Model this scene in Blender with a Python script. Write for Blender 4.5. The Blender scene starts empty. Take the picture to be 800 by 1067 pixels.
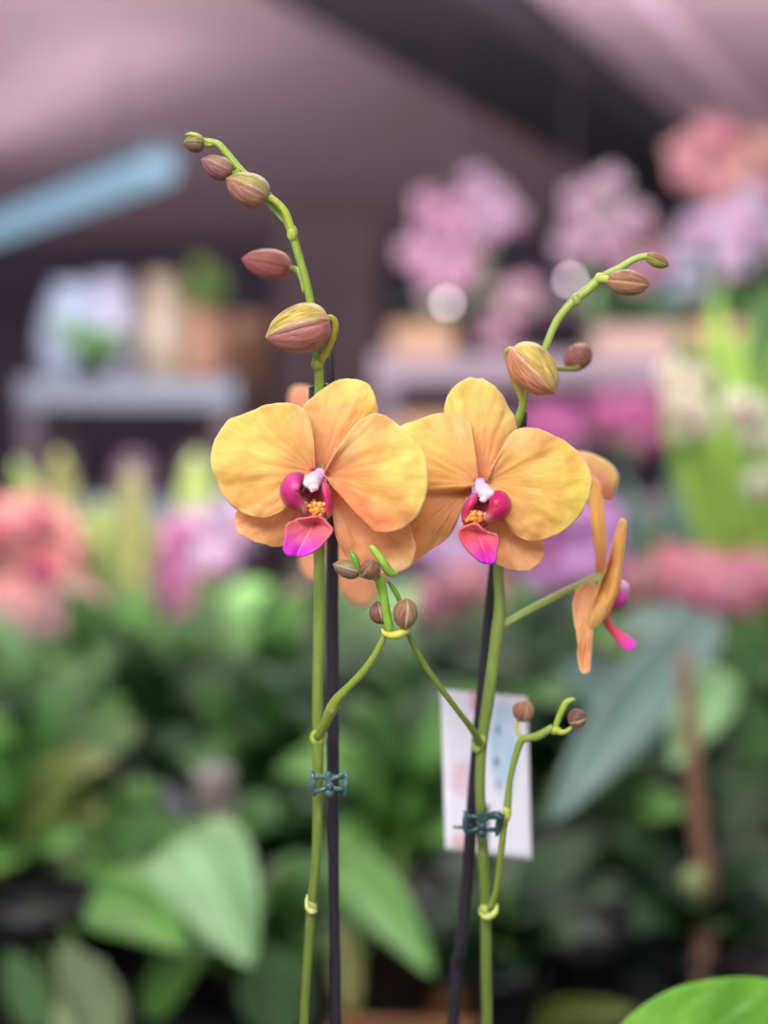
import bpy, math, random
from mathutils import Vector, Matrix, noise
R = random.Random(7)
C = bpy.context.scene.collection
W, H, F = 800, 1067, 1684.0
CAM = Vector((0, 0, 1.5))
PITCH = math.atan((533.5-430)/F)
fwd = Vector((0, math.cos(PITCH), -math.sin(PITCH)))
up = Vector((0, math.sin(PITCH), math.cos(PITCH)))
right = Vector((1, 0, 0))

def at(px, py, Y):
    d = fwd + right*((px-400)/F) - up*((py-533.5)/F)
    return CAM + d*(Y/d.y)
def pw(n, Y): return n*Y/F          # a length of n pixels at depth Y, in metres

def lin(c):
    out = []
    for v in c[:3]:
        v = v/255.0
        out.append(v/12.92 if v <= .04045 else ((v+.055)/1.055)**2.4)
    return tuple(out)

# ------------------------------------------------------------------ materials
MATS = {}
def base_mat(name):
    m = bpy.data.materials.new(name); m.use_nodes = True
    nt = m.node_tree; b = nt.nodes['Principled BSDF']
    return m, nt, b

def mat_plain(name, col, rough=.6, noise=.12, scale=30, metal=0, bump=0):
    if name in MATS: return MATS[name]
    m, nt, b = base_mat(name); c = lin(col)
    tc = nt.nodes.new('ShaderNodeTexCoord'); n = nt.nodes.new('ShaderNodeTexNoise')
    n.inputs['Scale'].default_value = scale; n.inputs['Detail'].default_value = 4
    nt.links.new(tc.outputs['Object'], n.inputs['Vector'])
    r = nt.nodes.new('ShaderNodeValToRGB')
    r.color_ramp.elements[0].position = .3; r.color_ramp.elements[1].position = .7
    r.color_ramp.elements[0].color = (*[v*(1-noise) for v in c], 1)
    r.color_ramp.elements[1].color = (*[min(1, v*(1+noise)) for v in c], 1)
    nt.links.new(n.outputs['Fac'], r.inputs['Fac']); nt.links.new(r.outputs['Color'], b.inputs['Base Color'])
    b.inputs['Roughness'].default_value = rough; b.inputs['Metallic'].default_value = metal
    if bump:
        bp = nt.nodes.new('ShaderNodeBump'); bp.inputs['Strength'].default_value = bump; bp.inputs['Distance'].default_value = .002
        nt.links.new(n.outputs['Fac'], bp.inputs['Height']); nt.links.new(bp.outputs['Normal'], b.inputs['Normal'])
    MATS[name] = m; return m

def mat_emit(name, col, s):
    m, nt, b = base_mat(name)
    b.inputs['Base Color'].default_value = (*lin(col), 1)
    if name == 'strip_light': b.inputs['Base Color'].default_value = (.03, .04, .05, 1)
    b.inputs['Emission Color'].default_value = (*lin(col), 1); b.inputs['Emission Strength'].default_value = s
    return m

def mat_petal(name='petal_tissue', transl=.35, veins=.07, vfreq=46, rough=.5, bump=.3, sheen=.15):
    """vertex pigment 'Col' with branching veins that run from the base outwards (UV u = along, v = across)"""
    if name in MATS: return MATS[name]
    m, nt, b = base_mat(name); N = nt.nodes; L = nt.links
    at_ = N.new('ShaderNodeAttribute'); at_.attribute_name = 'Col'
    uv = N.new('ShaderNodeUVMap')
    mp = N.new('ShaderNodeMapping'); mp.inputs['Scale'].default_value = (5, vfreq, 1)
    L.new(uv.outputs['UV'], mp.inputs['Vector'])
    n1 = N.new('ShaderNodeTexNoise'); n1.inputs['Scale'].default_value = 1; n1.inputs['Detail'].default_value = 3; n1.inputs['Distortion'].default_value = .8
    L.new(mp.outputs['Vector'], n1.inputs['Vector'])
    tc = N.new('ShaderNodeTexCoord')
    n2 = N.new('ShaderNodeTexNoise'); n2.inputs['Scale'].default_value = 1500; n2.inputs['Detail'].default_value = 2
    L.new(tc.outputs['Object'], n2.inputs['Vector'])
    n3 = N.new('ShaderNodeTexNoise'); n3.inputs['Scale'].default_value = 120; n3.inputs['Detail'].default_value = 3
    L.new(tc.outputs['Object'], n3.inputs['Vector'])
    r1 = N.new('ShaderNodeMapRange'); r1.inputs['From Min'].default_value = .3; r1.inputs['From Max'].default_value = .7
    r1.inputs['To Min'].default_value = 1-veins; r1.inputs['To Max'].default_value = 1+veins*.6
    L.new(n1.outputs['Fac'], r1.inputs['Value'])
    r2 = N.new('ShaderNodeMapRange'); r2.inputs['From Min'].default_value = .3; r2.inputs['From Max'].default_value = .7
    r2.inputs['To Min'].default_value = .95; r2.inputs['To Max'].default_value = 1.05
    L.new(n3.outputs['Fac'], r2.inputs['Value'])
    mu = N.new('ShaderNodeMath'); mu.operation = 'MULTIPLY'; L.new(r1.outputs[0], mu.inputs[0]); L.new(r2.outputs[0], mu.inputs[1])
    g = N.new('ShaderNodeVectorMath'); g.operation = 'SCALE'; L.new(at_.outputs['Color'], g.inputs[0]); L.new(mu.outputs[0], g.inputs['Scale'])
    L.new(g.outputs[0], b.inputs['Base Color'])
    b.inputs['Roughness'].default_value = rough; b.inputs['Specular IOR Level'].default_value = .3
    b.inputs['Sheen Weight'].default_value = sheen
    ad = N.new('ShaderNodeMath'); ad.operation = 'MULTIPLY_ADD'; L.new(n2.outputs['Fac'], ad.inputs[0]); ad.inputs[1].default_value = .35; L.new(n1.outputs['Fac'], ad.inputs[2])
    bp = N.new('ShaderNodeBump'); bp.inputs['Strength'].default_value = bump; bp.inputs['Distance'].default_value = .0008
    L.new(ad.outputs[0], bp.inputs['Height']); L.new(bp.outputs['Normal'], b.inputs['Normal'])
    if transl:
        t = N.new('ShaderNodeBsdfTranslucent'); L.new(g.outputs[0], t.inputs['Color']); L.new(bp.outputs['Normal'], t.inputs['Normal'])
        mx = N.new('ShaderNodeMixShader'); mx.inputs[0].default_value = transl
        L.new(b.outputs[0], mx.inputs[1]); L.new(t.outputs[0], mx.inputs[2]); L.new(mx.outputs[0], N['Material Output'].inputs['Surface'])
    MATS[name] = m; return m

def mat_leaf(name, col, vein=None, rough=.4, transl=.2, edge=None):
    if name in MATS: return MATS[name]
    m, nt, b = base_mat(name); N = nt.nodes; L = nt.links
    c = lin(col); vc = lin(vein) if vein else tuple(min(1, x*1.6+.02) for x in c)
    uv = N.new('ShaderNodeUVMap'); sp = N.new('ShaderNodeSeparateXYZ'); L.new(uv.outputs['UV'], sp.inputs[0])
    # distance from the midrib
    s = N.new('ShaderNodeMath'); s.operation = 'SUBTRACT'; L.new(sp.outputs['Y'], s.inputs[0]); s.inputs[1].default_value = .5
    a = N.new('ShaderNodeMath'); a.operation = 'ABSOLUTE'; L.new(s.outputs[0], a.inputs[0])
    # side veins slant off the midrib
    k = N.new('ShaderNodeMath'); k.operation = 'MULTIPLY_ADD'; L.new(a.outputs[0], k.inputs[0]); k.inputs[1].default_value = -.7; L.new(sp.outputs['X'], k.inputs[2])
    f = N.new('ShaderNodeMath'); f.operation = 'MULTIPLY'; L.new(k.outputs[0], f.inputs[0]); f.inputs[1].default_value = 55
    si = N.new('ShaderNodeMath'); si.operation = 'SINE'; L.new(f.outputs[0], si.inputs[0])
    mr = N.new('ShaderNodeMapRange'); L.new(si.outputs[0], mr.inputs['Value']); mr.inputs['From Min'].default_value = .6; mr.inputs['To Max'].default_value = .35
    mid = N.new('ShaderNodeMapRange'); L.new(a.outputs[0], mid.inputs['Value']); mid.inputs['From Min'].default_value = .015; mid.inputs['From Max'].default_value = .06
    mid.inputs['To Min'].default_value = 1; mid.inputs['To Max'].default_value = 0
    mxm = N.new('ShaderNodeMath'); mxm.operation = 'MAXIMUM'; L.new(mid.outputs[0], mxm.inputs[0]); L.new(mr.outputs[0], mxm.inputs[1])
    tc = N.new('ShaderNodeTexCoord'); n = N.new('ShaderNodeTexNoise'); n.inputs['Scale'].default_value = 18; n.inputs['Detail'].default_value = 4
    L.new(tc.outputs['Object'], n.inputs['Vector'])
    r = N.new('ShaderNodeValToRGB'); r.color_ramp.elements[0].position = .3; r.color_ramp.elements[1].position = .7
    r.color_ramp.elements[0].color = (*[v*.75 for v in c], 1); r.color_ramp.elements[1].color = (*[min(1, v*1.25) for v in c], 1)
    L.new(n.outputs['Fac'], r.inputs['Fac'])
    mx = N.new('ShaderNodeMix'); mx.data_type = 'RGBA'; L.new(mxm.outputs[0], mx.inputs['Factor'])
    L.new(r.outputs['Color'], mx.inputs['A']); mx.inputs['B'].default_value = (*vc, 1)
    out = mx.outputs['Result']
    if edge:
        e = N.new('ShaderNodeMapRange'); L.new(a.outputs[0], e.inputs['Value']); e.inputs['From Min'].default_value = .3; e.inputs['From Max'].default_value = .4
        m2 = N.new('ShaderNodeMix'); m2.data_type = 'RGBA'; L.new(e.outputs[0], m2.inputs['Factor']); L.new(out, m2.inputs['A']); m2.inputs['B'].default_value = (*lin(edge), 1)
        out = m2.outputs['Result']
    L.new(out, b.inputs['Base Color']); b.inputs['Roughness'].default_value = rough
    bp = N.new('ShaderNodeBump'); bp.inputs['Strength'].default_value = .3; bp.inputs['Distance'].default_value = .002
    L.new(mxm.outputs[0], bp.inputs['Height']); L.new(bp.outputs['Normal'], b.inputs['Normal'])
    t = N.new('ShaderNodeBsdfTranslucent'); L.new(out, t.inputs['Color'])
    ms = N.new('ShaderNodeMixShader'); ms.inputs[0].default_value = transl
    L.new(b.outputs[0], ms.inputs[1]); L.new(t.outputs[0], ms.inputs[2]); L.new(ms.outputs[0], N['Material Output'].inputs['Surface'])
    MATS[name] = m; return m

def mat_stem(name='stem_skin', a=(122, 140, 52), b_=(150, 165, 75), scale=60):
    if name in MATS: return MATS[name]
    m, nt, b = base_mat(name); N = nt.nodes; L = nt.links
    at_ = N.new('ShaderNodeAttribute'); at_.attribute_name = 'Col'
    tc = N.new('ShaderNodeTexCoord'); mp = N.new('ShaderNodeMapping'); mp.inputs['Scale'].default_value = (1, 1, .12)
    L.new(tc.outputs['Object'], mp.inputs['Vector'])
    n = N.new('ShaderNodeTexNoise'); n.inputs['Scale'].default_value = 900; n.inputs['Detail'].default_value = 3; L.new(mp.outputs['Vector'], n.inputs['Vector'])
    r = N.new('ShaderNodeMapRange'); r.inputs['From Min'].default_value = .3; r.inputs['From Max'].default_value = .7; r.inputs['To Min'].default_value = .86; r.inputs['To Max'].default_value = 1.12
    L.new(n.outputs['Fac'], r.inputs['Value'])
    g = N.new('ShaderNodeVectorMath'); g.operation = 'SCALE'; L.new(at_.outputs['Color'], g.inputs[0]); L.new(r.outputs[0], g.inputs['Scale'])
    L.new(g.outputs[0], b.inputs['Base Color']); b.inputs['Roughness'].default_value = .42
    b.inputs['Subsurface Weight'].default_value = .15; b.inputs['Subsurface Scale'].default_value = .002
    MATS[name] = m; return m

# ------------------------------------------------------------------ mesh helpers
def tag(o, label=None, cat=None, group=None, kind=None):
    if label: o['label'] = label
    if cat: o['category'] = cat
    if group: o['group'] = group
    if kind: o['kind'] = kind
    return o
ORG = {}
def org_of(p):
    return ORG.get(p.name, Vector((0, 0, 0))) if p else Vector((0, 0, 0))

def mk(name, V, Fc, mat, parent=None, uv=None, col=None, smooth=True, solid=0, origin=None):
    """one mesh object from world-space points"""
    o0 = org_of(parent) if parent else (Vector(origin) if origin is not None else Vector((0, 0, 0)))
    me = bpy.data.meshes.new(name)
    me.from_pydata([tuple(Vector(v)-o0) for v in V], [], Fc); me.update()
    if smooth: me.polygons.foreach_set('use_smooth', [True]*len(me.polygons))
    if uv:
        ul = me.uv_layers.new(name='UVMap')
        for lp in me.loops: ul.data[lp.index].uv = uv[lp.vertex_index]
    if col:
        ca = me.color_attributes.new('Col', 'FLOAT_COLOR', 'POINT')
        for i, c in enumerate(col): ca.data[i].color = (*c, 1)
    me.materials.append(mat)
    o = bpy.data.objects.new(name, me); C.objects.link(o)
    if parent: o.parent = parent
    elif origin is not None: o.location = origin
    ORG[o.name] = o0
    if solid:
        s = o.modifiers.new('thickness', 'SOLIDIFY'); s.thickness = solid; s.offset = 0
    return o

def empty(name, loc, label, cat, group=None):
    o = bpy.data.objects.new(name, None); C.objects.link(o); o.location = loc; o.empty_display_size = .03
    ORG[o.name] = Vector(loc); tag(o, label, cat, group); return o

def cr(pts, n):
    """Catmull-Rom through tuples of floats, n samples per span"""
    P = [tuple(p) for p in pts]; P = [tuple(2*a-b for a, b in zip(P[0], P[1]))]+P+[tuple(2*a-b for a, b in zip(P[-1], P[-2]))]
    out = []
    for i in range(1, len(P)-2):
        for k in range(n):
            t = k/n
            out.append(tuple(.5*(2*b+(c-a)*t+(2*a-5*b+4*c-d)*t*t+(3*b-a-3*c+d)*t**3) for a, b, c, d in zip(P[i-1], P[i], P[i+1], P[i+2])))
    out.append(P[-2]); return out

def tube_data(pts, seg=12, n=5, cap=True):
    """pts: (x,y,z,r); returns V,F,T (T = 0..1 along)"""
    S = cr(pts, n) if n > 1 else [tuple(p) for p in pts]
    V, Fc, T = [], [], []
    P = [Vector(s[:3]) for s in S]; prev = None
    for i, s in enumerate(S):
        t = (P[min(i+1, len(P)-1)]-P[max(i-1, 0)]).normalized()
        if prev is None:
            ref = Vector((0, -1, 0)) if abs(t.y) < .9 else Vector((0, 0, 1))
            nrm = (ref-t*ref.dot(t)).normalized()
        else: nrm = (prev-t*prev.dot(t)).normalized()
        prev = nrm; bn = t.cross(nrm)
        for k in range(seg):
            a = 2*math.pi*k/seg
            V.append(P[i]+(nrm*math.cos(a)+bn*math.sin(a))*max(s[3], 1e-5)); T.append(i/(len(S)-1))
    for i in range(len(S)-1):
        for k in range(seg):
            a, b = i*seg+k, i*seg+(k+1) % seg
            Fc.append((a, a+seg, b+seg, b))
    if cap:
        V.append(P[0]); T.append(0); V.append(P[-1]); T.append(1); c0, c1 = len(V)-2, len(V)-1
        for k in range(seg):
            Fc.append((c0, k, (k+1) % seg)); o = (len(S)-1)*seg; Fc.append((c1, o+(k+1) % seg, o+k))
    return V, Fc, T

class MB:
    def __init__(s): s.V, s.F, s.C, s.U = [], [], [], []
    def add(s, V, Fc, col=(.5, .5, .5), uv=None):
        o = len(s.V); s.V += [Vector(v) for v in V]; s.F += [tuple(i+o for i in f) for f in Fc]
        s.C += (col if isinstance(col, list) else [col]*len(V)); s.U += (uv if uv else [(0, 0)]*len(V)); return s
    def box(s, c, d, rz=0, bev=0, col=(.5, .5, .5)):
        c = Vector(c); hx, hy, hz = d[0]/2, d[1]/2, d[2]/2; M = Matrix.Rotation(rz, 3, 'Z')
        b = bev or min(d)*.08
        V = []
        for z, q in ((-hz, b), (-hz+b, 0), (hz-b, 0), (hz, b)):
            x, y = hx-q, hy-q
            for (i, j) in ((-x, -y+b), (-x+b, -y), (x-b, -y), (x, -y+b), (x, y-b), (x-b, y), (-x+b, y), (-x, y-b)):
                V.append(c+M @ Vector((i, j, z)))
        Fc = [tuple(reversed(range(8))), tuple(range(24, 32))]
        for l in range(3):
            for k in range(8): a = l*8+k; e = l*8+(k+1) % 8; Fc.append((a, e, e+8, a+8))
        return s.add(V, Fc, col)
    def lathe(s, c, prof, seg=28, col=(.5, .5, .5)):
        c = Vector(c); V = []; Fc = []
        for (r, z) in prof:
            for k in range(seg):
                a = 2*math.pi*k/seg; V.append(c+Vector((r*math.cos(a), r*math.sin(a), z)))
        for i in range(len(prof)-1):
            for k in range(seg):
                a, b = i*seg+k, i*seg+(k+1) % seg; Fc.append((a, b, b+seg, a+seg))
        Fc.append(tuple(reversed(range(seg)))); Fc.append(tuple(range((len(prof)-1)*seg, len(prof)*seg)))
        return s.add(V, Fc, col)
    def tube(s, pts, seg=8, n=4, col=(.5, .5, .5)):
        V, Fc, T = tube_data(pts, seg, n); return s.add(V, Fc, col)
    def blob(s, c, r, axes=None, nu=14, nv=10, col=(.5, .5, .5), f=None):
        c = Vector(c); V = []; Fc = []
        for i in range(nv+1):
            th = math.pi*i/nv
            for k in range(nu):
                ph = 2*math.pi*k/nu; d = Vector((math.sin(th)*math.cos(ph), math.sin(th)*math.sin(ph), math.cos(th)))
                m = f(d) if f else 1
                v = Vector((d.x*r[0], d.y*r[1], d.z*r[2]))*m
                V.append(c+(axes @ v if axes else v))
        for i in range(nv):
            for k in range(nu):
                a, b = i*nu+k, i*nu+(k+1) % nu; Fc.append((a, a+nu, b+nu, b))
        return s.add(V, Fc, col)
    def build(s, name, mat, parent=None, smooth=False, origin=None, solid=0):
        return mk(name, s.V, s.F, mat, parent, uv=s.U, col=s.C, smooth=smooth, origin=origin, solid=solid)

def stem(name, pts, parent, c0=(120, 140, 50), c1=None, seg=14, n=5, mat=None):
    """pts: (px, py, Y, diameter in px) through the picture's positions at real depths"""
    P = [(*at(p[0], p[1], p[2]), pw(p[3]/2, p[2])) for p in pts]
    V, Fc, T = tube_data(P, seg, n); a, b = lin(c0), lin(c1 or c0)
    col = [tuple(x*(1-t)+y*t for x, y in zip(a, b)) for t in T]
    return mk(name, V, Fc, mat or mat_stem(), parent, col=col)

def fill_color(cs, x, y):
    w = 0; s = [0, 0, 0]
    for (cx, cy, c) in cs:
        q = 1/((x-cx)**2+(y-cy)**2+12)**1.5; w += q; c = lin(c)
        for i in range(3): s[i] += c[i]*q
    return tuple(v/w for v in s)

def petal(name, outline, base, depth, colors, parent, mat=None, M=30, N=110, solid=.0005, sc=None):
    """A blade fanned from its base out to its outline. sc = (x0, y0, scale) of the outline's own frame.
    depth(u, v, px, py) is its distance from the lens in metres."""
    if sc:
        outline = [(sc[0]+x/sc[2], sc[1]+y/sc[2]) for x, y in outline]; base = (sc[0]+base[0]/sc[2], sc[1]+base[1]/sc[2])
        colors = [(sc[0]+x/sc[2], sc[1]+y/sc[2], c) for x, y, c in colors]
    if name in ('throat', 'lip_side_lobe', 'lip'): outline = list(outline)+[outline[0]]
    o = cr(outline, 8)
    # resample by arc length
    L = [0]
    for a, b in zip(o, o[1:]): L.append(L[-1]+math.hypot(b[0]-a[0], b[1]-a[1]))
    P = []; j = 0
    for k in range(N+1):
        t = L[-1]*k/N
        while j < len(L)-2 and L[j+1] < t: j += 1
        q = (t-L[j])/max(1e-9, L[j+1]-L[j]); P.append((o[j][0]*(1-q)+o[j+1][0]*q, o[j][1]*(1-q)+o[j+1][1]*q))
    V, Fc, UV, CL = [], [], [], []
    sd = sum(map(ord, name))+base[0]*.37+outline[0][0]*.11; size = max(math.hypot(x-base[0], y-base[1]) for x, y in P)
    tep = name in ('petal', 'sepal'); fine = 1 if tep else .3
    P = [(base[0]+(x-base[0])*(1+w), base[1]+(y-base[1])*(1+w)) for (x, y), w in ((P[k], fine*(.014*noise.noise(Vector((k/N*13, sd, 0)))+.010*noise.noise(Vector((k/N*34, sd, 3))))) for k in range(N+1))]
    for i in range(M+1):
        u = (i/M)**.85; u = .03+.97*u
        for k, (x, y) in enumerate(P):
            px, py = base[0]+(x-base[0])*u, base[1]+(y-base[1])*u; v = k/N
            rel = fine*size/100*(.0017*u*noise.noise(Vector((px/24, py/24, sd)))+.0006*u*noise.noise(Vector((px/9, py/9, sd)))+.0010*u*noise.noise(Vector((v*22, u*2.5, sd))))
            V.append(at(px, py, depth(u, v, px, py)+rel)); UV.append((u, v)); c_ = fill_color(colors, px, py)
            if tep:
                q_ = max(0, (u-.955)/.045)*.45; h_ = .2; c_ = tuple((a*(1-h_)+b*h_)*(1-q_)+e*q_ for a, b, e in zip(c_, (.96, .84, .36), (.98, .84, .50)))  # paler blend at the rim: edge light put into the colour
            CL.append(c_)
    for i in range(M):
        for k in range(N):
            a = i*(N+1)+k; Fc.append((a, a+1, a+N+2, a+N+1))
    return mk(name, V, Fc, mat or mat_petal(), parent, uv=UV, col=CL, solid=solid)

def dfun(Y, lean=0, cup=0, curl=0, ruf=0, rk=3, ph=0, tw=0):
    """smooth relief of a petal: lean tips it back, cup bows it, curl rolls its sides, ruf waves its rim"""
    def f(u, v, px, py):
        return Y+lean*u-cup*math.sin(math.pi*min(1, u)*.9)+curl*((2*v-1)**2)*u*u+ruf*math.sin(rk*2*math.pi*v+ph)*u**2.2+tw*(2*v-1)*u
    return f

def bud(tip, base, r, parent, cols, roll=0, name='bud', Y=.6, dY=0, pedicel=None, pcol=(140, 160, 60), ped_w=4, fat=.42):
    """three-sepalled egg-shaped bud; tip/base in picture positions, r in px; dY = how much nearer its tip is"""
    B = at(base[0], base[1], Y); T = at(tip[0], tip[1], Y-dY); ax = T-B; Ln = ax.length; a = ax.normalized()
    ref = Vector((0, -1, 0)) if abs(a.y) < .85 else Vector((0, 0, 1)); n1 = (ref-a*ref.dot(a)).normalized(); n2 = a.cross(n1)
    rr = pw(r, Y); seg = 60; rings = 26; V, Fc, UV, CL = [], [], [], []
    cl = [lin(c) for c in cols]
    for i in range(rings+1):
        t = (1-math.cos(math.pi*i/rings))/2; t2 = t**.9
        prof = (math.sin(math.pi*min(1, t2**(math.log(.5)/math.log(fat))))**.52) if 0 < t < 1 else 0
        if t > .86: prof *= 1-.5*((t-.86)/.14)
        if .9 < t < 1: prof = max(prof, .11*(1.15-t)/.25)
        for k in range(seg):
            ang = 2*math.pi*k/seg+roll
            s = (ang % (2*math.pi))/(2*math.pi)*3; k3 = int(s) % 3; fr = s-int(s); d = min(fr, 1-fr)
            g = 1-.16*math.exp(-(d/.035)**2)+.09*math.exp(-(fr/.16)**2 if fr < .5 else -9)-.03*fr+.012*math.sin(fr*math.pi*12)*math.sin(math.pi*t)
            q = rr*prof*g
            V.append(B+a*(Ln*t)+(n1*math.cos(ang)+n2*math.sin(ang))*q)
            UV.append((t*.6, s/3))
            c = cl[k3 % len(cl)]; e = cl[-1]
            m = math.exp(-((fr-.06)/.045)**2)*.85
            CL.append(tuple(x*(1-m)+y*m for x, y in zip(c, e)))
    for i in range(rings):
        for k in range(seg):
            x, y = i*seg+k, i*seg+(k+1) % seg; Fc.append((x, y, y+seg, x+seg))
    o = mk(name, V, Fc, mat_petal('bud_skin', transl=.05, veins=.5, vfreq=36, rough=.4, bump=.5, sheen=.05), parent, uv=UV, col=CL)
    if pedicel: stem('pedicel', pedicel, o, pcol, n=5, seg=10)
    return o

def leaf_mesh(base, tip, width, arch=.0, face=(0, -1, .6), shape='oval', fold=.12, nl=12, nw=6, wave=0):
    B, T = Vector(base), Vector(tip); mid = (B+T)/2+Vector((0, 0, arch)); face = Vector(face)
    V, Fc, UV = [], [], []
    for i in range(nl+1):
        t = i/nl
        p = B*(1-t)**2+mid*2*t*(1-t)+T*t*t
        tg = ((mid-B)*(1-t)+(T-mid)*t).normalized()
        side = tg.cross(face)
        if side.length < 1e-3: side = Vector((1, 0, 0))
        side.normalize(); nrm = side.cross(tg).normalized()
        if shape == 'oval': w = math.sin(math.pi*min(1, t**.8*.985+.015))**.75
        elif shape == 'strap': w = min(1, (t*5+.35))*min(1, ((1-t)*3.2)**.6) if t < 1 else .03
        else: w = (math.sin(math.pi*min(1, t**.55*.98+.02))**.7)      # heart: wide near its base
        for k in range(nw+1):
            s = 2*k/nw-1
            V.append(p+side*(s*w*width/2)+nrm*(abs(s)*fold*width*w+wave*math.sin(9*t+2*s)*abs(s))); UV.append((t, k/nw))
    for i in range(nl):
        for k in range(nw):
            a = i*(nw+1)+k; Fc.append((a, a+1, a+nw+2, a+nw+1))
    return V, Fc, UV
def leaf(parent, base, tip, width, mat, name='leaf', **k):
    V, Fc, UV = leaf_mesh(base, tip, width, **k)
    return mk(name, V, Fc, mat, parent, uv=UV, solid=.0008)

# ------------------------------------------------------------------ materials in use
M_stake = mat_plain('stake_plastic', (32, 27, 36), .5, .1, 200)
M_clip = mat_plain('clip_plastic', (70, 98, 100), .12, .5, 500)
M_clipdark = mat_plain('clip_dark_plastic', (26, 38, 42), .35, .1, 300)
M_bark = mat_plain('potting_bark', (70, 48, 34), .9, .5, 90, bump=.8)
M_soil = mat_plain('soil', (42, 32, 26), .95, .4, 120, bump=.8)
M_wood = mat_plain('bench_wood', (128, 90, 50), .6, .25, 14)
M_bench = mat_plain('bench_grey', (58, 62, 58), .6, .2, 20)
M_rack = mat_plain('rack_dark', (52, 40, 50), .6, .2, 20)
M_shelfm = mat_plain('shelf_mauve', (72, 55, 66), .5, .15, 12)
M_shelfb = mat_plain('shelf_bluegrey', (72, 80, 94), .5, .12, 12)
M_maroon = mat_plain('cupboard_maroon', (42, 24, 30), .85, .2, 10)
M_green_pot = mat_plain('green_plastic_pot', (56, 84, 70), .4, .1, 40)
M_black_pot = mat_plain('black_plastic_pot', (28, 28, 30), .4, .1, 40)
M_terra = mat_plain('terracotta', (186, 118, 92), .8, .15, 40)
M_white_pot = mat_plain('white_ceramic', (215, 210, 215), .3, .05, 10)
M_clear_pot = mat_plain('clear_cloudy_pot', (120, 125, 118), .3, .15, 30)

LEAFC = {'bright': (94, 144, 64), 'mid': (64, 104, 50), 'dark': (36, 66, 32), 'greygreen': (124, 166, 112), 'lime': (170, 208, 92),
         'blue': (98, 126, 118), 'pale': (176, 196, 150), 'yellow': (144, 146, 90), 'deep': (22, 48, 30), 'olive': (110, 124, 62)}
def LM(k): return mat_leaf('leaf_'+k, LEAFC[k], transl=.15)

# ------------------------------------------------------------------ pots
def pot(top_c, r, h, mat, label, group=None, name='flower_pot', rim=True, soil=None, cat='pot', flare=.8):
    """top_c: centre of its rim (world). Root Empty sits at its foot."""
    b = Vector(top_c)-Vector((0, 0, h)); e = empty(name, b, label, cat, group)
    t = max(.002, r*.04)
    pr = [(r*flare*.97, 0), (r*flare, .004), (r*.96, h*.82), (r*1.05, h*.83), (r*1.07, h*.98), (r*1.04, h), (r*.97, h), (r*.95, h*.9), (r*.93, h*.88)] if rim else \
         [(r*flare*.97, 0), (r*flare, .004), (r*.9, h*.4), (r*.98, h*.8), (r, h*.98), (r*.97, h), (r*.93, h), (r*.91, h*.9)]
    MB().lathe(b, pr, 32).build('pot_wall', mat, e, smooth=True)
    MB().lathe(b, [(r*.1, h*.80), (r*.925, h*.86), (r*.9, h*.9), (r*.4, h*.93), (.001, h*.935)], 24).build('potting_mix', soil or M_soil, e, smooth=True)
    return e, b+Vector((0, 0, h*.93))

TZ = .93       # top of the display bench
# ================================================================== THE TWO ORCHIDS IN FOCUS
# pots of the two orchids, below the frame, standing on the bench
x1, y1 = at(316, 1067, .625).x, .625
x2, y2 = at(507, 1067, .655).x, .655
pot1, soil1 = pot((x1, y1, TZ+.12), .05, .12, M_clear_pot, 'cloudy grey pot of the orchid with the left flower spike', 'pots of the two peach orchids', soil=M_bark)
pot2, soil2 = pot((x2+.03, y2+.005, TZ+.12), .048, .12, M_black_pot, 'black pot of the orchid with the right flower spike', 'pots of the two peach orchids', soil=M_bark)
def unproj(v):
    d = Vector(v)-CAM; dep = d.dot(fwd); return (400+F*d.dot(right)/dep, 533.5-F*d.dot(up)/dep, v[1])

A = empty('orchid_plant', (x1, y1, soil1.z), 'left peach-yellow orchid spike with five upper buds and one wide open flower', 'orchid')
B = empty('orchid_plant', (x2, y2, soil2.z), 'right peach-yellow orchid spike with a front flower, a side-on flower and three upper buds', 'orchid')
YS = .622
g_hi = (150, 180, 62); g_mid = (128, 152, 60); g_lo = (90, 110, 42)
s1 = unproj((x1, y1, soil1.z-.005))
stem('stem', [(s1[0], s1[1], y1, 11), (314, 1180, .625, 11), (317, 1067, .625, 10.5), (320, 1010, .624, 10.5), (324.5, 943, .623, 10.5), (330, 885, .622, 10.5), (331, 797, YS, 12), (331, 719, YS, 12),
              (333, 640, YS, 12.5), (332.5, 578, YS, 12), (332, 500, .62, 12), (332, 440, .617, 11), (332.5, 400, .612, 10), (331, 373, .609, 10), (326, 330, .608, 9),
              (320, 298, .607, 8.5), (312, 269, .606, 8.5), (304, 244, .605, 8.5), (295, 222, .605, 7.5), (280, 203, .605, 6.5), (264, 189, .605, 7.5),
              (250, 177, .605, 8.5), (239, 163, .605, 7.5), (227.5, 150.5, .605, 7), (216, 147, .605, 6), (210, 146.5, .605, 5)], A, g_lo, (150, 180, 66))
# growth nodes with their sheaths
def node(px, py, Y, w, h, parent, col=(178, 190, 92), tilt=0, name='node'):
    b = MB(); c = at(px, py, Y); ax = Matrix.Rotation(tilt, 3, 'Y')
    b.blob(c, (pw(w/2, Y), pw(w/2, Y), pw(h/2, Y)), ax, 20, 14, lin(col), f=lambda d: 1+.07*math.sin(3*math.atan2(d.y, d.x)+4*d.z))
    return b.build(name, mat_stem(), parent, smooth=True)
node(332, 767, YS, 18, 20, A, (172, 190, 78), .2)
node(324, 942, .623, 13, 18, A, (186, 200, 110), -.3)
stem('sheath', [(320, 932, .62, 1.5), (319.5, 940, .618, 4), (321, 947, .618, 6), (326, 950, .618, 6), (330, 949, .62, 2)], A, (196, 208, 120), n=4)
node(304.5, 243, .604, 11, 16, A, (158, 176, 70))
node(330, 378, .608, 12, 14, A, (150, 168, 66))
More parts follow.
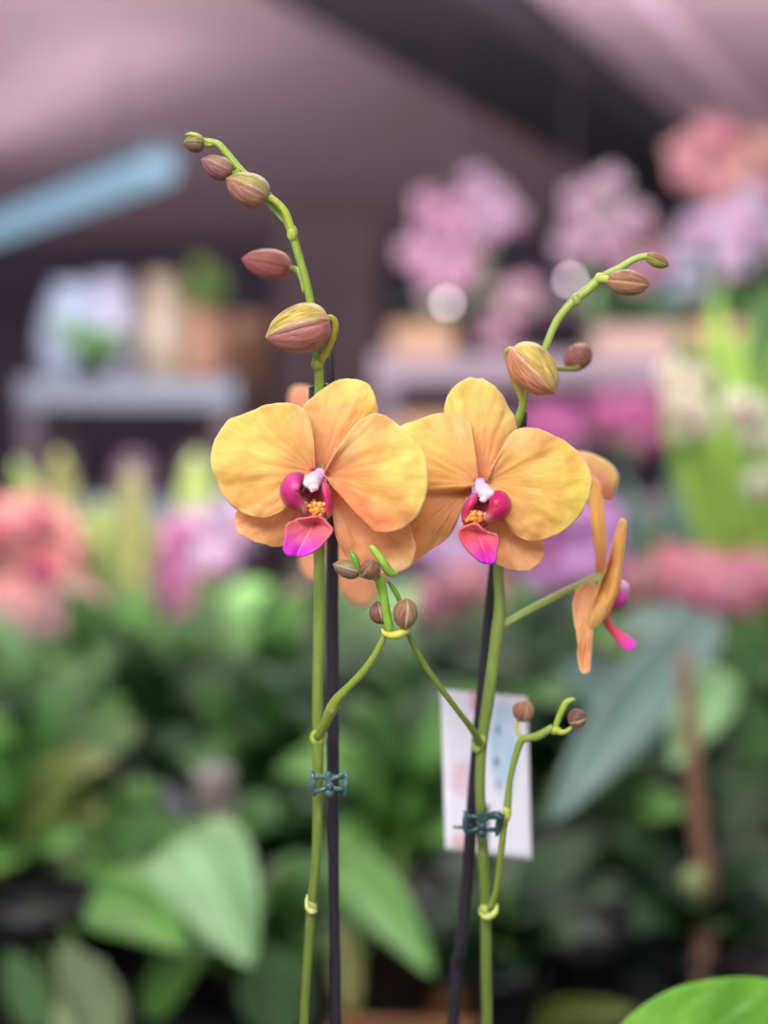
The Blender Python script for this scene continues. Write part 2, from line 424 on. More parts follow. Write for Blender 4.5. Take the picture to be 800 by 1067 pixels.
# upper buds of the left spike
BUDG = [(196, 150, 104), (196, 172, 92), (150, 92, 92), (224, 190, 150)]
bud((276.5, 352), (343, 334), 25.5, A, [(188, 166, 84), (192, 176, 96), (176, 112, 104), (232, 190, 160)], roll=1.35, Y=.600,
    pedicel=[(338, 334, .601, 7), (344, 331.5, .602, 7.5), (349, 336, .603, 7.5), (348.5, 346, .604, 7.5), (342, 362, .606, 9), (334, 376, .608, 9)], pcol=(158, 150, 50))
bud((251.5, 270), (303, 279), 16, A, [(176, 108, 96), (182, 112, 96), (168, 92, 90), (196, 130, 110)], roll=.5, Y=.64,
    pedicel=[(300, 279, .64, 5), (309, 281, .632, 6), (314, 290, .62, 6), (318, 303, .608, 7)])
bud((235.5, 186), (279, 207), 18, A, [(160, 150, 88), (176, 160, 100), (158, 110, 90), (206, 168, 140)], roll=1.2, Y=.600,
    pedicel=[(276, 205, .6, 6), (286, 209, .601, 7), (296, 219, .602, 7.5), (301.5, 232, .603, 7.5), (305, 244, .604, 7)], pcol=(168, 184, 66))
bud((209.5, 166), (241, 181), 12.5, A, [(156, 120, 100), (160, 112, 100), (140, 92, 88), (200, 156, 140)], roll=1.55, Y=.602,
    pedicel=[(238, 180, .602, 4), (244, 180, .603, 5), (250, 178, .604, 6)])
bud((190.5, 149), (213, 150), 9, A, [(140, 124, 84), (130, 112, 84), (118, 96, 76), (160, 150, 90)], roll=.4, Y=.604,
    pedicel=[(211, 150, .604, 5), (217, 151, .605, 5), (222, 150, .605, 5)])
stem('bract', [(193, 140, .603, 1), (199, 139.5, .602, 4), (206, 141.5, .602, 5), (211, 145, .603, 4)], A, (160, 184, 80))
stem('bract', [(269, 196, .608, 2), (278, 208, .608, 7), (288, 221, .607, 6), (296, 232, .606, 2)], A, (150, 200, 96))

# ---------------- flower 1 (front of the left spike)
S1 = (210, 370, 3.2)
YEL = (246, 220, 110); PEA = (244, 196, 130); ORG_ = (242, 170, 108); PNK = (238, 148, 120); RED = (238, 112, 66)
def flower_root(parent, pts, col=(170, 150, 90), lab=None):
    f = stem('flower', pts, parent, col, n=4, seg=12)
    if lab: f['label'] = lab
    return f
f1 = flower_root(A, [(334, 455, .612, 6), (338, 470, .61, 7), (336, 485, .607, 8), (331, 494, .603, 9)])
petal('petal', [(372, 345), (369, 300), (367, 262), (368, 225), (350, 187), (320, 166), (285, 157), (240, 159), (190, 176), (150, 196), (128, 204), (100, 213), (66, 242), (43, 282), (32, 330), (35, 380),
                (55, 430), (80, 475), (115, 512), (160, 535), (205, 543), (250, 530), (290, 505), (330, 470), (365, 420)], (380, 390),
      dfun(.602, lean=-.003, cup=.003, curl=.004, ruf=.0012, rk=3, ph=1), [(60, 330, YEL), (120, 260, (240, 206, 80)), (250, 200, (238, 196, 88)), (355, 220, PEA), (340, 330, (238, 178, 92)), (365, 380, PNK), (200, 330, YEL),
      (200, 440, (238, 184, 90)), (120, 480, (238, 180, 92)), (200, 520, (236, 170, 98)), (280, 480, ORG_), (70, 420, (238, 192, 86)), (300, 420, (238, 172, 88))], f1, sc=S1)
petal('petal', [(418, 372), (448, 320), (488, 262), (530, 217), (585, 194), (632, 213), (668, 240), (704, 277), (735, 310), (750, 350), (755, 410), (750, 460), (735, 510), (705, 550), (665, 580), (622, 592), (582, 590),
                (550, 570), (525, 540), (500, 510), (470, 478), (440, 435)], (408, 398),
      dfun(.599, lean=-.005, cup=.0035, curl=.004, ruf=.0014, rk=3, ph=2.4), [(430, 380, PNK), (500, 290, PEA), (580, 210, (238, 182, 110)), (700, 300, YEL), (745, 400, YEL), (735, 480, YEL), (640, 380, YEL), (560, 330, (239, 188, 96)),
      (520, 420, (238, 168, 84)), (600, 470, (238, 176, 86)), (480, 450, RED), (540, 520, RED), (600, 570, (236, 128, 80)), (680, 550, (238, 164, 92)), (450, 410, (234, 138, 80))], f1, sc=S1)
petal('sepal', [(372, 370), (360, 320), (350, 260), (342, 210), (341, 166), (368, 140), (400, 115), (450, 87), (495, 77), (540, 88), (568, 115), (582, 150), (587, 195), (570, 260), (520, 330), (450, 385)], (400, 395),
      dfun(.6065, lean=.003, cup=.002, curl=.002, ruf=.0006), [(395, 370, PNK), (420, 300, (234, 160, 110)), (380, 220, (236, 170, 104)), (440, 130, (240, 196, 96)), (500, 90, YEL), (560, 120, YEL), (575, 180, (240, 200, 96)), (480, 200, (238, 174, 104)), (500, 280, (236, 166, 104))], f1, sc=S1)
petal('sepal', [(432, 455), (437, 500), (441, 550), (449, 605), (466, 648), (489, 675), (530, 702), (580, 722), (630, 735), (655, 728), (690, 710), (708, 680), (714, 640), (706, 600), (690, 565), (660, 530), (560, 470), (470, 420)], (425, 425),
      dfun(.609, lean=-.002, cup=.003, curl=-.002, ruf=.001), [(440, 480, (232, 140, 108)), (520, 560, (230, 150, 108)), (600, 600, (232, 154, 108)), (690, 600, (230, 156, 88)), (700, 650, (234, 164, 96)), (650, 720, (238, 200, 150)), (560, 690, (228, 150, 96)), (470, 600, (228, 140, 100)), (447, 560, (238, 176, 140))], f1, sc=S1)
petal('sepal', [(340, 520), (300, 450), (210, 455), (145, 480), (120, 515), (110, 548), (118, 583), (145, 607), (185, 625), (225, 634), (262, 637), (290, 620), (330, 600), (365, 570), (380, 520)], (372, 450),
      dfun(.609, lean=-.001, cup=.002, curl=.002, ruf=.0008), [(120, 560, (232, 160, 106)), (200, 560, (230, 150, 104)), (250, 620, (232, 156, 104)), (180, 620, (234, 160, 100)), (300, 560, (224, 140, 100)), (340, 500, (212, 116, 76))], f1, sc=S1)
# lip
S8 = (270, 460, 7.62)
mg = (202, 40, 112); mg2 = (214, 62, 140); mgd = (170, 24, 84); cor = (236, 112, 116); hot = (226, 44, 204)
M_lip = mat_petal('lip_tissue', transl=.15, veins=.08, vfreq=40, rough=.3, bump=.15, sheen=.1)
def lipset(fl, S, lobes, mid, throat, callus, column, Y0, dirx):
    tips = []
    for (ol, bs, dp, cs) in lobes:
        petal('lip_side_lobe', ol, bs, dp, cs, fl, mat=M_lip, sc=S, M=12, N=48, solid=.0007)
    petal('lip', mid[0], mid[1], mid[2], mid[3], fl, mat=M_lip, sc=S, M=14, N=56, solid=.0008)
    petal('throat', throat[0], throat[1], throat[2], throat[3], fl, mat=mat_petal('throat_tissue', transl=.05, veins=.4, vfreq=30, bump=.5), sc=S, M=10, N=40)
    # callus: a cluster of small waxy bumps
    b = MB()
    for (x, y, r, yy, c) in callus:
        p = at(S[0]+x/S[2], S[1]+y/S[2], yy+.0006); q = pw(r/S[2], yy)*1.1; b.blob(p, (q*R.uniform(.9, 1.3), q*.7, q*R.uniform(.7, 1.1)), Matrix.Rotation(R.uniform(-1, 1), 3, 'Y'), 14, 10, lin(c), f=lambda d: 1+.12*math.sin(5*d.x+7*d.z+3*d.y))
        for _ in range(3):
            p2 = p+Vector((R.uniform(-1, 1)*q, -q*.55, R.uniform(-1, 1)*q)); k_ = lin(R.choice([(236, 190, 120), (206, 100, 40), (240, 170, 70), (176, 70, 50)])); b.blob(p2, (q*.28, q*.25, q*.22), None, 8, 6, k_)
    b.build('callus', mat_plain_attr('callus_wax', .3), fl, smooth=True)
    b = MB()
    for (x, y, rx, rz, yy, c) in column:
        p = at(S[0]+x/S[2], S[1]+y/S[2], yy); b.blob(p, (pw(rx/S[2], yy), pw(rx/S[2], yy), pw(rz/S[2], yy)), None, 22, 16, lin(c), f=lambda d: 1+.02*math.sin(4*d.x+6*d.z))
    b.build('column', mat_plain_attr('column_wax', .35), fl, smooth=True)
def mat_plain_attr(name, rough):
    if name in MATS: return MATS[name]
    m, nt, b = base_mat(name); N = nt.nodes; L = nt.links
    at_ = N.new('ShaderNodeAttribute'); at_.attribute_name = 'Col'
    tc = N.new('ShaderNodeTexCoord'); n = N.new('ShaderNodeTexNoise'); n.inputs['Scale'].default_value = 1400; L.new(tc.outputs['Object'], n.inputs['Vector'])
    r = N.new('ShaderNodeMapRange'); r.inputs['From Min'].default_value = .3; r.inputs['From Max'].default_value = .7; r.inputs['To Min'].default_value = .85; r.inputs['To Max'].default_value = 1.1
    L.new(n.outputs['Fac'], r.inputs['Value']); g = N.new('ShaderNodeVectorMath'); g.operation = 'SCALE'; L.new(at_.outputs['Color'], g.inputs[0]); L.new(r.outputs[0], g.inputs['Scale'])
    L.new(g.outputs[0], b.inputs['Base Color']); b.inputs['Roughness'].default_value = rough
    b.inputs['Subsurface Weight'].default_value = .2; b.inputs['Subsurface Scale'].default_value = .002
    bp = N.new('ShaderNodeBump'); bp.inputs['Strength'].default_value = .3; bp.inputs['Distance'].default_value = .0005
    L.new(n.outputs['Fac'], bp.inputs['Height']); L.new(bp.outputs['Normal'], b.inputs['Normal'])
    MATS[name] = m; return m

lobL = ([(352, 268), (325, 250), (290, 248), (250, 256), (208, 292), (178, 345), (169, 400), (183, 450), (215, 497), (260, 530), (308, 550), (345, 560), (372, 590), (385, 560), (372, 520), (340, 470), (322, 420), (322, 370), (340, 320)], (300, 400),
        lambda u, v, x, y: .5955-.006*math.sqrt(max(0, 1-u*u))+.0005*u, [(230, 340, (204, 50, 140)), (270, 300, (216, 84, 164)), (200, 420, (200, 36, 110)), (280, 500, (196, 30, 96)), (330, 420, (160, 30, 76)), (360, 560, (230, 150, 140)), (325, 300, (176, 30, 90))])
lobR = ([(490, 320), (512, 312), (535, 335), (562, 385), (577, 450), (580, 540), (565, 585), (535, 612), (522, 590), (532, 530), (516, 470), (496, 400)], (535, 470),
        lambda u, v, x, y: .5975-.004*math.sqrt(max(0, 1-u*u))+.0005*u, [(520, 340, (226, 100, 160)), (560, 420, (226, 50, 116)), (555, 520, (222, 40, 104)), (515, 440, (196, 28, 80)), (540, 590, (236, 130, 120))])
midl = ([(470, 600), (430, 596), (370, 608), (300, 618), (235, 645), (203, 695), (204, 760), (190, 845), (203, 888), (240, 910), (300, 914), (370, 906), (440, 872), (500, 822), (558, 752), (587, 702), (556, 665), (525, 630), (500, 606)], (440, 640),
        lambda u, v, x, y: .594-.0065*u+.0022*math.exp(-((((x-270)*7.62-0)-(440-150*u*1))/34)**2)*u, [(300, 660, (232, 120, 116)), (230, 700, (232, 116, 130)), (440, 640, (224, 96, 110)), (400, 720, (230, 104, 112)), (520, 700, (234, 110, 112)), (560, 700, (236, 120, 120)),
         (250, 800, (236, 92, 180)), (210, 850, (224, 50, 210)), (280, 890, (196, 30, 214)), (380, 880, (226, 50, 210)), (460, 830, (232, 70, 160)), (330, 790, (236, 130, 160)), (280, 830, (200, 40, 190))])
thr = ([(345, 330), (320, 370), (320, 430), (345, 480), (380, 540), (400, 600), (470, 615), (525, 600), (530, 520), (512, 440), (500, 360), (470, 320), (400, 310)], (430, 440),
       lambda u, v, x, y: .6005-.004*u*u, [(420, 400, (140, 46, 44)), (340, 400, (156, 28, 66)), (500, 420, (186, 40, 84)), (420, 480, (176, 84, 48)), (350, 500, (214, 140, 130)), (510, 520, (220, 140, 110)), (440, 600, (226, 120, 100)), (380, 350, (156, 56, 64))])
cal = [(405, 515, 26, .5945, (226, 150, 60)), (440, 500, 24, .594, (232, 160, 76)), (480, 505, 28, .594, (226, 160, 84)), (420, 550, 26, .593, (222, 130, 44)), (455, 545, 28, .592, (236, 150, 40)), (495, 550, 26, .593, (228, 166, 90)),
       (440, 585, 20, .5915, (226, 110, 30)), (478, 585, 20, .5925, (230, 150, 90)), (515, 500, 14, .594, (240, 190, 160)), (365, 490, 16, .5955, (232, 160, 150)), (350, 520, 16, .596, (236, 176, 166)), (375, 545, 17, .5955, (228, 150, 130)), (435, 470, 14, .5965, (190, 90, 50))]
colm = [(482, 262, 50, 52, .5985, (232, 176, 226)), (450, 290, 60, 58, .5965, (222, 176, 214)), (420, 318, 70, 64, .594, (226, 204, 216)), (385, 330, 40, 42, .5925, (230, 214, 222)), (430, 362, 46, 36, .5925, (240, 214, 226)), (418, 388, 16, 18, .5915, (238, 190, 200)), (520, 260, 22, 24, .6005, (222, 160, 210))]
lipset(f1, S8, [lobL, lobR], midl, thr, cal, colm, .59, -1)

# ---------------- flower 2 (front of the right spike), a touch further back
S2 = (410, 370, 2.963); Y2 = .612
f2 = flower_root(B, [(516, 470, .632, 6), (512, 482, .628, 7), (506, 495, .622, 8), (502, 506, .617, 9)])
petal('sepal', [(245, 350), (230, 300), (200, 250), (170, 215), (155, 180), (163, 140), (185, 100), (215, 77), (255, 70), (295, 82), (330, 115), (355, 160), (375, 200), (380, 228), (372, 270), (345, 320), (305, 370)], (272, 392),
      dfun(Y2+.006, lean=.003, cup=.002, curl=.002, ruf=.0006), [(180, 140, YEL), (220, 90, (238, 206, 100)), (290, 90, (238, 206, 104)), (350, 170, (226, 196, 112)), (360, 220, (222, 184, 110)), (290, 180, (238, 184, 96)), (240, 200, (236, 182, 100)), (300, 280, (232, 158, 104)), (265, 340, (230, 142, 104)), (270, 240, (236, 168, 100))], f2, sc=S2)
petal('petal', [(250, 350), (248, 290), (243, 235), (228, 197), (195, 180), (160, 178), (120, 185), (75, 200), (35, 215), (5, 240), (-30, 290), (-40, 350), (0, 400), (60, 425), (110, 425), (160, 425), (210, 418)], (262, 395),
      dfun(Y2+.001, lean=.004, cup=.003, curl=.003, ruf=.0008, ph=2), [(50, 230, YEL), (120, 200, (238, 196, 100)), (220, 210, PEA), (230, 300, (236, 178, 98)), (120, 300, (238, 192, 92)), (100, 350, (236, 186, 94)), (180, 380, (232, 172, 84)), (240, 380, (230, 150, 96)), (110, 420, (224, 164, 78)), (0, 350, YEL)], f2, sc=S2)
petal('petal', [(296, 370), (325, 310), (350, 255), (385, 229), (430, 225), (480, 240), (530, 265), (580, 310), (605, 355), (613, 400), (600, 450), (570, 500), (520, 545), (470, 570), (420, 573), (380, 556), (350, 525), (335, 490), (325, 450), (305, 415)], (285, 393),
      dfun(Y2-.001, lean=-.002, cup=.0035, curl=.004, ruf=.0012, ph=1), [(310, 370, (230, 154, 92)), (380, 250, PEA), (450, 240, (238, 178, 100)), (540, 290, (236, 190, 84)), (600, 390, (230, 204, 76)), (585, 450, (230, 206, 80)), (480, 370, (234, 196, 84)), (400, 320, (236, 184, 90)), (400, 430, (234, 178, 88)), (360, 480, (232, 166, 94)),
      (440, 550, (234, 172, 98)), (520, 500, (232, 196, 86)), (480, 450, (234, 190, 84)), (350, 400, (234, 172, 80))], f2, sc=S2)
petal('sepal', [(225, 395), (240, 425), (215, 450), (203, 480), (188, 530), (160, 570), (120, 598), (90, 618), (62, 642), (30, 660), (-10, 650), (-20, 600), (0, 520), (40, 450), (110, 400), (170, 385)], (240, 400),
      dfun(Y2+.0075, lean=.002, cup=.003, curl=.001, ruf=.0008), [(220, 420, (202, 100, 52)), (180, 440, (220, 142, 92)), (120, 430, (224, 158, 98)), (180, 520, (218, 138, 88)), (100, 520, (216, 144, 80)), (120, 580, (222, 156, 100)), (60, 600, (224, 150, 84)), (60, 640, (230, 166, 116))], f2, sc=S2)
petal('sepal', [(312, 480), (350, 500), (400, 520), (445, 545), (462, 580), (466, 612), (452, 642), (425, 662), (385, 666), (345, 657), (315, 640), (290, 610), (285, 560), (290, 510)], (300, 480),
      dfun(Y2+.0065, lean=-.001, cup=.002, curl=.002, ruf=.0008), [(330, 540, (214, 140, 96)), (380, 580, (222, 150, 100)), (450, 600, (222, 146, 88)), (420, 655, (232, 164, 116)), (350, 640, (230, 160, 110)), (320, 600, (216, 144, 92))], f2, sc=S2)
S2b = (415, 480, 6.154)
lob2R = ([(590, 215), (620, 198), (655, 195), (690, 215), (713, 255), (716, 300), (695, 345), (650, 375), (600, 392), (570, 395), (545, 380), (560, 350), (580, 310), (585, 260)], (630, 300),
         lambda u, v, x, y: Y2-.0065-.006*math.sqrt(max(0, 1-u*u)), [(680, 240, (214, 50, 120)), (700, 300, (214, 32, 104)), (640, 350, (206, 26, 90)), (600, 300, (196, 36, 84)), (620, 220, (200, 36, 100)), (565, 380, (230, 140, 140))])
lob2L = ([(500, 215), (475, 215), (450, 245), (422, 290), (408, 335), (410, 380), (425, 400), (440, 370), (465, 330), (490, 290), (505, 250)], (455, 300),
         lambda u, v, x, y: Y2-.0035-.004*math.sqrt(max(0, 1-u*u)), [(480, 230, (214, 90, 150)), (450, 270, (206, 50, 120)), (420, 330, (196, 30, 90)), (430, 380, (220, 100, 110)), (470, 300, (180, 30, 70))])
mid2 = ([(470, 405), (430, 420), (395, 440), (386, 470), (405, 520), (440, 570), (490, 620), (540, 655), (585, 664), (615, 655), (630, 630), (628, 590), (645, 530), (635, 480), (600, 465), (560, 455), (530, 430), (505, 405)], (500, 450),
        lambda u, v, x, y: Y2-.0075-.006*u+.0022*math.exp(-((((x-415)*6.154)-(500+75*u))/26)**2)*u, [(410, 470, (228, 90, 84)), (450, 500, (238, 104, 110)), (480, 450, (236, 130, 120)), (470, 560, (240, 110, 160)), (510, 520, (236, 100, 130)), (560, 560, (214, 60, 110)),
         (600, 500, (234, 110, 110)), (620, 560, (232, 90, 140)), (520, 620, (224, 54, 206)), (590, 650, (190, 36, 200)), (560, 600, (190, 30, 160)), (615, 620, (224, 60, 190))])
thr2 = ([(500, 240), (475, 290), (440, 340), (420, 395), (425, 440), (480, 450), (545, 450), (580, 400), (590, 340), (600, 270), (560, 240)], (520, 320),
        lambda u, v, x, y: Y2-.0005-.004*u*u, [(530, 280, (140, 50, 40)), (480, 320, (170, 50, 64)), (500, 380, (200, 110, 60)), (580, 300, (176, 44, 76)), (560, 380, (210, 110, 110))])
cal2 = [(450, 350, 22, Y2-.0065, (214, 160, 60)), (485, 340, 24, Y2-.007, (226, 160, 70)), (520, 345, 22, Y2-.007, (230, 170, 96)), (450, 380, 20, Y2-.0075, (206, 140, 50)), (485, 375, 24, Y2-.0085, (226, 140, 40)), (520, 380, 20, Y2-.008, (232, 130, 56)),
        (560, 345, 16, Y2-.0075, (232, 150, 140)), (560, 375, 14, Y2-.0075, (232, 160, 150)), (495, 400, 14, Y2-.009, (216, 110, 50))]
col2 = [(525, 145, 36, 36, Y2-.0015, (228, 176, 236)), (530, 175, 42, 40, Y2-.0035, (236, 196, 236)), (560, 205, 52, 46, Y2-.0065, (226, 200, 218)), (590, 210, 30, 30, Y2-.0085, (228, 204, 220)), (545, 248, 26, 22, Y2-.009, (240, 208, 220)), (545, 190, 50, 46, Y2-.005, (226, 196, 222)), (575, 212, 44, 40, Y2-.0075, (226, 204, 220))]
lipset(f2, S2b, [lob2R, lob2L], mid2, thr2, cal2, col2, .6, 1)

# ---------------- flower 3, seen side-on, facing right
S4 = (570, 450, 4.1); Y3 = .652
f3 = flower_root(B, [(520.5, 654, .640, 8), (545, 639, .643, 8), (570, 626, .647, 8), (590, 616, Y3, 8), (606, 610, Y3, 10), (622, 604, Y3, 14), (630, 603, Y3, 12)], (156, 178, 92), 'flower seen from the side, facing right')
petal('sepal', [(205, 600), (207, 540), (200, 460), (188, 380), (180, 290), (185, 215), (200, 195), (222, 225), (238, 290), (247, 380), (252, 460), (250, 530), (250, 610)], (225, 640),
      lambda u, v, x, y: Y3+.004*math.sin(math.pi*v)+.006*u-.003, [(200, 230, (232, 176, 78)), (215, 350, (236, 178, 84)), (210, 450, (232, 170, 84)), (228, 560, (228, 140, 92)), (220, 620, (226, 130, 100))], f3, sc=S4)
petal('petal', [(245, 600), (265, 540), (285, 470), (305, 390), (322, 372), (338, 390), (336, 450), (328, 530), (315, 620), (300, 690), (275, 750), (240, 800), (205, 835), (178, 855), (172, 830), (185, 760), (205, 690), (225, 640)], (235, 640),
      lambda u, v, x, y: Y3-.004-.014*math.sin(math.pi*min(1, u*.95)*.62)+.004*u*u, [(320, 390, (232, 164, 84)), (300, 500, (236, 176, 88)), (280, 600, (236, 182, 98)), (290, 680, (226, 160, 66)), (230, 700, (232, 172, 84)), (200, 800, (226, 164, 84)), (190, 740, (218, 140, 84)), (260, 560, (226, 130, 90))], f3, sc=S4)
petal('petal', [(240, 600), (262, 540), (282, 500), (300, 480), (320, 500), (318, 560), (300, 640), (275, 700), (245, 680)], (240, 640),
      lambda u, v, x, y: Y3+.004+.026*math.sin(math.pi*min(1, u*.95)*.62), [(290, 500, (226, 150, 70)), (270, 650, (226, 150, 76)), (250, 600, (226, 140, 90))], f3, sc=S4)
petal('sepal', [(160, 650), (125, 680), (108, 740), (118, 820), (130, 900), (130, 960), (142, 1020), (165, 1036), (184, 1015), (176, 950), (172, 880), (180, 800), (195, 720), (215, 660)], (205, 640),
      lambda u, v, x, y: Y3-.010*math.sin(math.pi*v)-.008*u, [(120, 720, (224, 140, 104)), (150, 700, (230, 156, 120)), (150, 850, (230, 158, 108)), (150, 950, (222, 132, 90)), (160, 1030, (228, 146, 96)), (190, 700, (226, 150, 100))], f3, sc=S4)
petal('sepal', [(185, 650), (165, 700), (165, 780), (175, 850), (200, 840), (220, 780), (235, 700), (235, 650)], (215, 640),
      lambda u, v, x, y: Y3+.012*u+.004, [(180, 700, (222, 136, 90)), (190, 800, (224, 150, 90))], f3, sc=S4)
petal('lip_side_lobe', [(300, 670), (318, 650), (340, 660), (347, 690), (338, 730), (310, 750), (280, 758), (262, 750), (270, 720), (290, 690)], (300, 710),
      lambda u, v, x, y: Y3-.004-.005*math.sqrt(max(0, 1-u*u)), [(330, 660, (236, 180, 216)), (335, 690, (210, 80, 190)), (310, 720, (206, 50, 150)), (275, 750, (206, 40, 100)), (300, 690, (206, 70, 140))], f3, mat=M_lip, sc=S4)
stem('column', [(628, 606, Y3-.001, 9), (638, 609, Y3-.001, 10), (647, 610, Y3-.001, 12), (651, 613, Y3-.001, 10), (652, 616, Y3-.001, 4)], f3, (240, 200, 230), n=4)
petal('lip', [(238, 815), (240, 795), (255, 795), (275, 825), (300, 865), (330, 885), (365, 890), (380, 903), (372, 925), (345, 932), (315, 918), (290, 885), (262, 850)], (252, 808),
      lambda u, v, x, y: Y3-.006*math.sin(math.pi*v)-.001, [(250, 810, (232, 70, 90)), (275, 840, (236, 84, 100)), (300, 870, (236, 84, 116)), (330, 900, (232, 80, 160)), (370, 910, (214, 70, 206)), (350, 925, (222, 70, 200))], f3, mat=M_lip, sc=S4)
stem('callus', [(632, 625, Y3, 9), (632, 638, Y3-.001, 10), (632, 648, Y3-.001, 9), (635, 654, Y3-.001, 5)], f3, (220, 120, 90), n=4)

# ---------------- flowers turned away behind the open ones
def back_flower(parent, cx, cy, Y, ped, pieces, lab):
    f = flower_root(parent, ped, (168, 150, 90), lab)
    for nm, ol, cs, ln in pieces:
        petal(nm, ol, (cx, cy), dfun(Y, lean=ln, cup=.004, curl=.004, ruf=.001), cs, f, M=10, N=40)
    return f
sal = (232, 158, 128)
back_flower(A, 345, 510, .75, [(334, 520, .624, 6), (338, 516, .66, 6), (345, 510, .745, 8)],
            [('sepal', [(330, 500), (312, 470), (302, 430), (301, 408), (310, 402), (322, 404), (335, 420), (345, 450), (352, 500)], [(310, 410, (226, 130, 112)), (330, 470, sal)], .004),
             ('petal', [(335, 500), (300, 480), (270, 490), (258, 520), (275, 550), (310, 545), (338, 522)], [(280, 520, (236, 160, 96))], .004),
             ('petal', [(355, 500), (390, 470), (420, 480), (428, 510), (410, 540), (380, 540), (352, 520)], [(400, 500, (236, 160, 96))], .004),
             ('sepal', [(335, 520), (322, 550), (312, 580), (318, 602), (332, 604), (342, 570), (350, 520)], [(320, 590, (230, 160, 130)), (340, 540, sal)], .002),
             ('sepal', [(345, 525), (347, 560), (350, 590), (356, 618), (368, 630), (384, 632), (396, 618), (402, 596), (392, 560), (365, 520)], [(400, 610, (228, 152, 116)), (370, 610, (230, 156, 118)), (360, 560, sal), (380, 635, (228, 156, 120))], .002)],
            'open flower turned away, mostly hidden behind the front flower')
back_flower(B, 600, 505, .672, [(520, 552, .636, 6), (540, 535, .65, 6), (575, 515, .66, 6), (600, 505, .670, 8)],
            [('petal', [(595, 490), (600, 472), (612, 472), (628, 478), (640, 488), (644, 500), (640, 512), (637, 522), (630, 520), (620, 512), (606, 512)], [(605, 478, (238, 180, 130)), (625, 482, (236, 204, 120)), (640, 496, (232, 196, 116)), (625, 497, (228, 132, 128)), (634, 517, (222, 120, 96)), (612, 492, (232, 150, 140))], .002),
             ('sepal', [(590, 500), (575, 480), (562, 470), (560, 495), (570, 515), (592, 515)], [(575, 490, (234, 170, 100))], .004),
             ('petal', [(588, 510), (575, 512), (560, 520), (560, 530), (575, 533), (590, 525)], [(575, 520, (234, 170, 100))], .004)],
            'pink and yellow flower turned away behind the right-hand petal')

# ---------------- side branch of the left spike with its cluster of small buds
stem('side_branch', [(331, 768, .620, 10), (338, 755, .615, 11), (345, 740, .610, 12.5), (351, 729, .607, 11), (362, 717, .604, 8.5), (373, 706, .601, 8.5), (383, 694, .599, 8), (391, 682, .597, 7.5), (398, 668, .5955, 6.5), (402, 658, .595, 6)], A, (128, 148, 56), (136, 158, 60))
node(347, 736, .609, 12.5, 18, A, (150, 160, 76), .55)
stem('side_branch', [(407, 660, .594, 8), (405, 652, .593, 9.5), (402, 636, .592, 9.5), (399, 618, .591, 10), (396.5, 606, .590, 11.5), (398, 600, .590, 11)], A, (128, 172, 52), (130, 176, 58))
stem('bract', [(397.5, 655, .593, 2), (401, 660, .592, 5), (409, 662, .590, 8), (418, 660, .590, 8), (425, 657, .592, 5), (429, 653, .594, 1.5)], A, (206, 200, 84), (190, 192, 84))
stem('bract', [(385, 569, .586, 3), (388, 571, .585, 7), (393, 577, .585, 8.5), (399, 586, .585, 9), (405, 595, .587, 9.5), (411, 597, .588, 7), (413, 594, .588, 3)], A, (152, 186, 80), (140, 184, 72))
stem('bract', [(364.5, 574, .586, 2.5), (368, 579, .585, 6.5), (371, 586, .585, 7), (374, 594, .586, 5), (376, 600, .587, 2)], A, (104, 160, 54))
stem('bract', [(368, 598, .588, 3), (373, 597, .587, 7), (379, 600, .588, 5), (388, 602, .589, 4), (396, 602, .59, 5)], A, (166, 196, 70))
sb = [(158, 134, 84), (176, 136, 92), (150, 112, 84), (216, 186, 150)]
bud((346.5, 588), (375, 597), 9.8, A, [(150, 134, 88), (160, 134, 94), (130, 104, 84), (220, 204, 190)], roll=.9, Y=.587, pedicel=[(373, 597, .587, 4), (379, 599, .588, 4), (388, 602, .59, 5)])
bud((388, 588), (384.5, 597), 10.5, A, [(156, 110, 96), (166, 126, 90), (140, 100, 86), (206, 170, 130)], roll=1.0, Y=.589, dY=.011, pedicel=[(385, 598, .589, 4), (390, 603, .59, 4), (396, 606, .591, 5)])
bud((393, 626), (398, 650), 11, A, [(150, 110, 80), (156, 120, 84), (130, 92, 74), (206, 190, 170)], roll=2.0, Y=.600, fat=.5, pedicel=[(398, 649, .600, 4), (403, 655, .598, 4), (406, 659, .596, 4)])
bud((424, 623.5), (421, 654), 13, A, sb, roll=3.4, Y=.592, dY=.004, fat=.5, pedicel=[(421, 653, .592, 5), (418, 657, .592, 5), (412, 659, .593, 5)])
stem('bract', [(404, 606, .593, 2), (409, 612, .594, 5), (414, 621, .595, 5.5), (418, 630, .596, 4), (420, 636, .597, 2)], A, (124, 160, 56))

# ================================================================== right spike
s2_ = unproj((x2, y2, soil2.z-.005))
stem('stem', [(s2_[0], s2_[1], y2, 12), (508, 1180, .652, 12), (507.5, 1067, .650, 12), (506.5, 1010, .648, 12), (506, 948, .646, 12), (503.5, 890, .643, 11.5), (501, 850, .641, 11), (500, 810, .640, 11), (502.5, 770, .639, 11.5),
              (508, 733, .638, 13), (514, 690, .637, 13), (518, 660, .636, 14), (520.5, 632, .636, 12), (519, 592, .636, 10), (520, 540, .634, 10), (524, 500, .632, 9), (532, 460, .628, 9), (541, 434, .622, 9), (545, 421, .620, 9), (549, 400, .619, 9),
              (558, 385, .619, 8), (566, 368, .619, 8), (575, 345, .619, 8), (584, 329, .619, 8.5), (597, 314, .619, 9), (611, 303, .619, 9.5), (623, 292, .619, 9.5), (634, 285, .619, 8), (647, 278.5, .619, 7.5), (660, 270.5, .619, 7), (671, 267, .619, 6.5), (680, 266.5, .619, 6)], B, g_lo, (158, 184, 84))
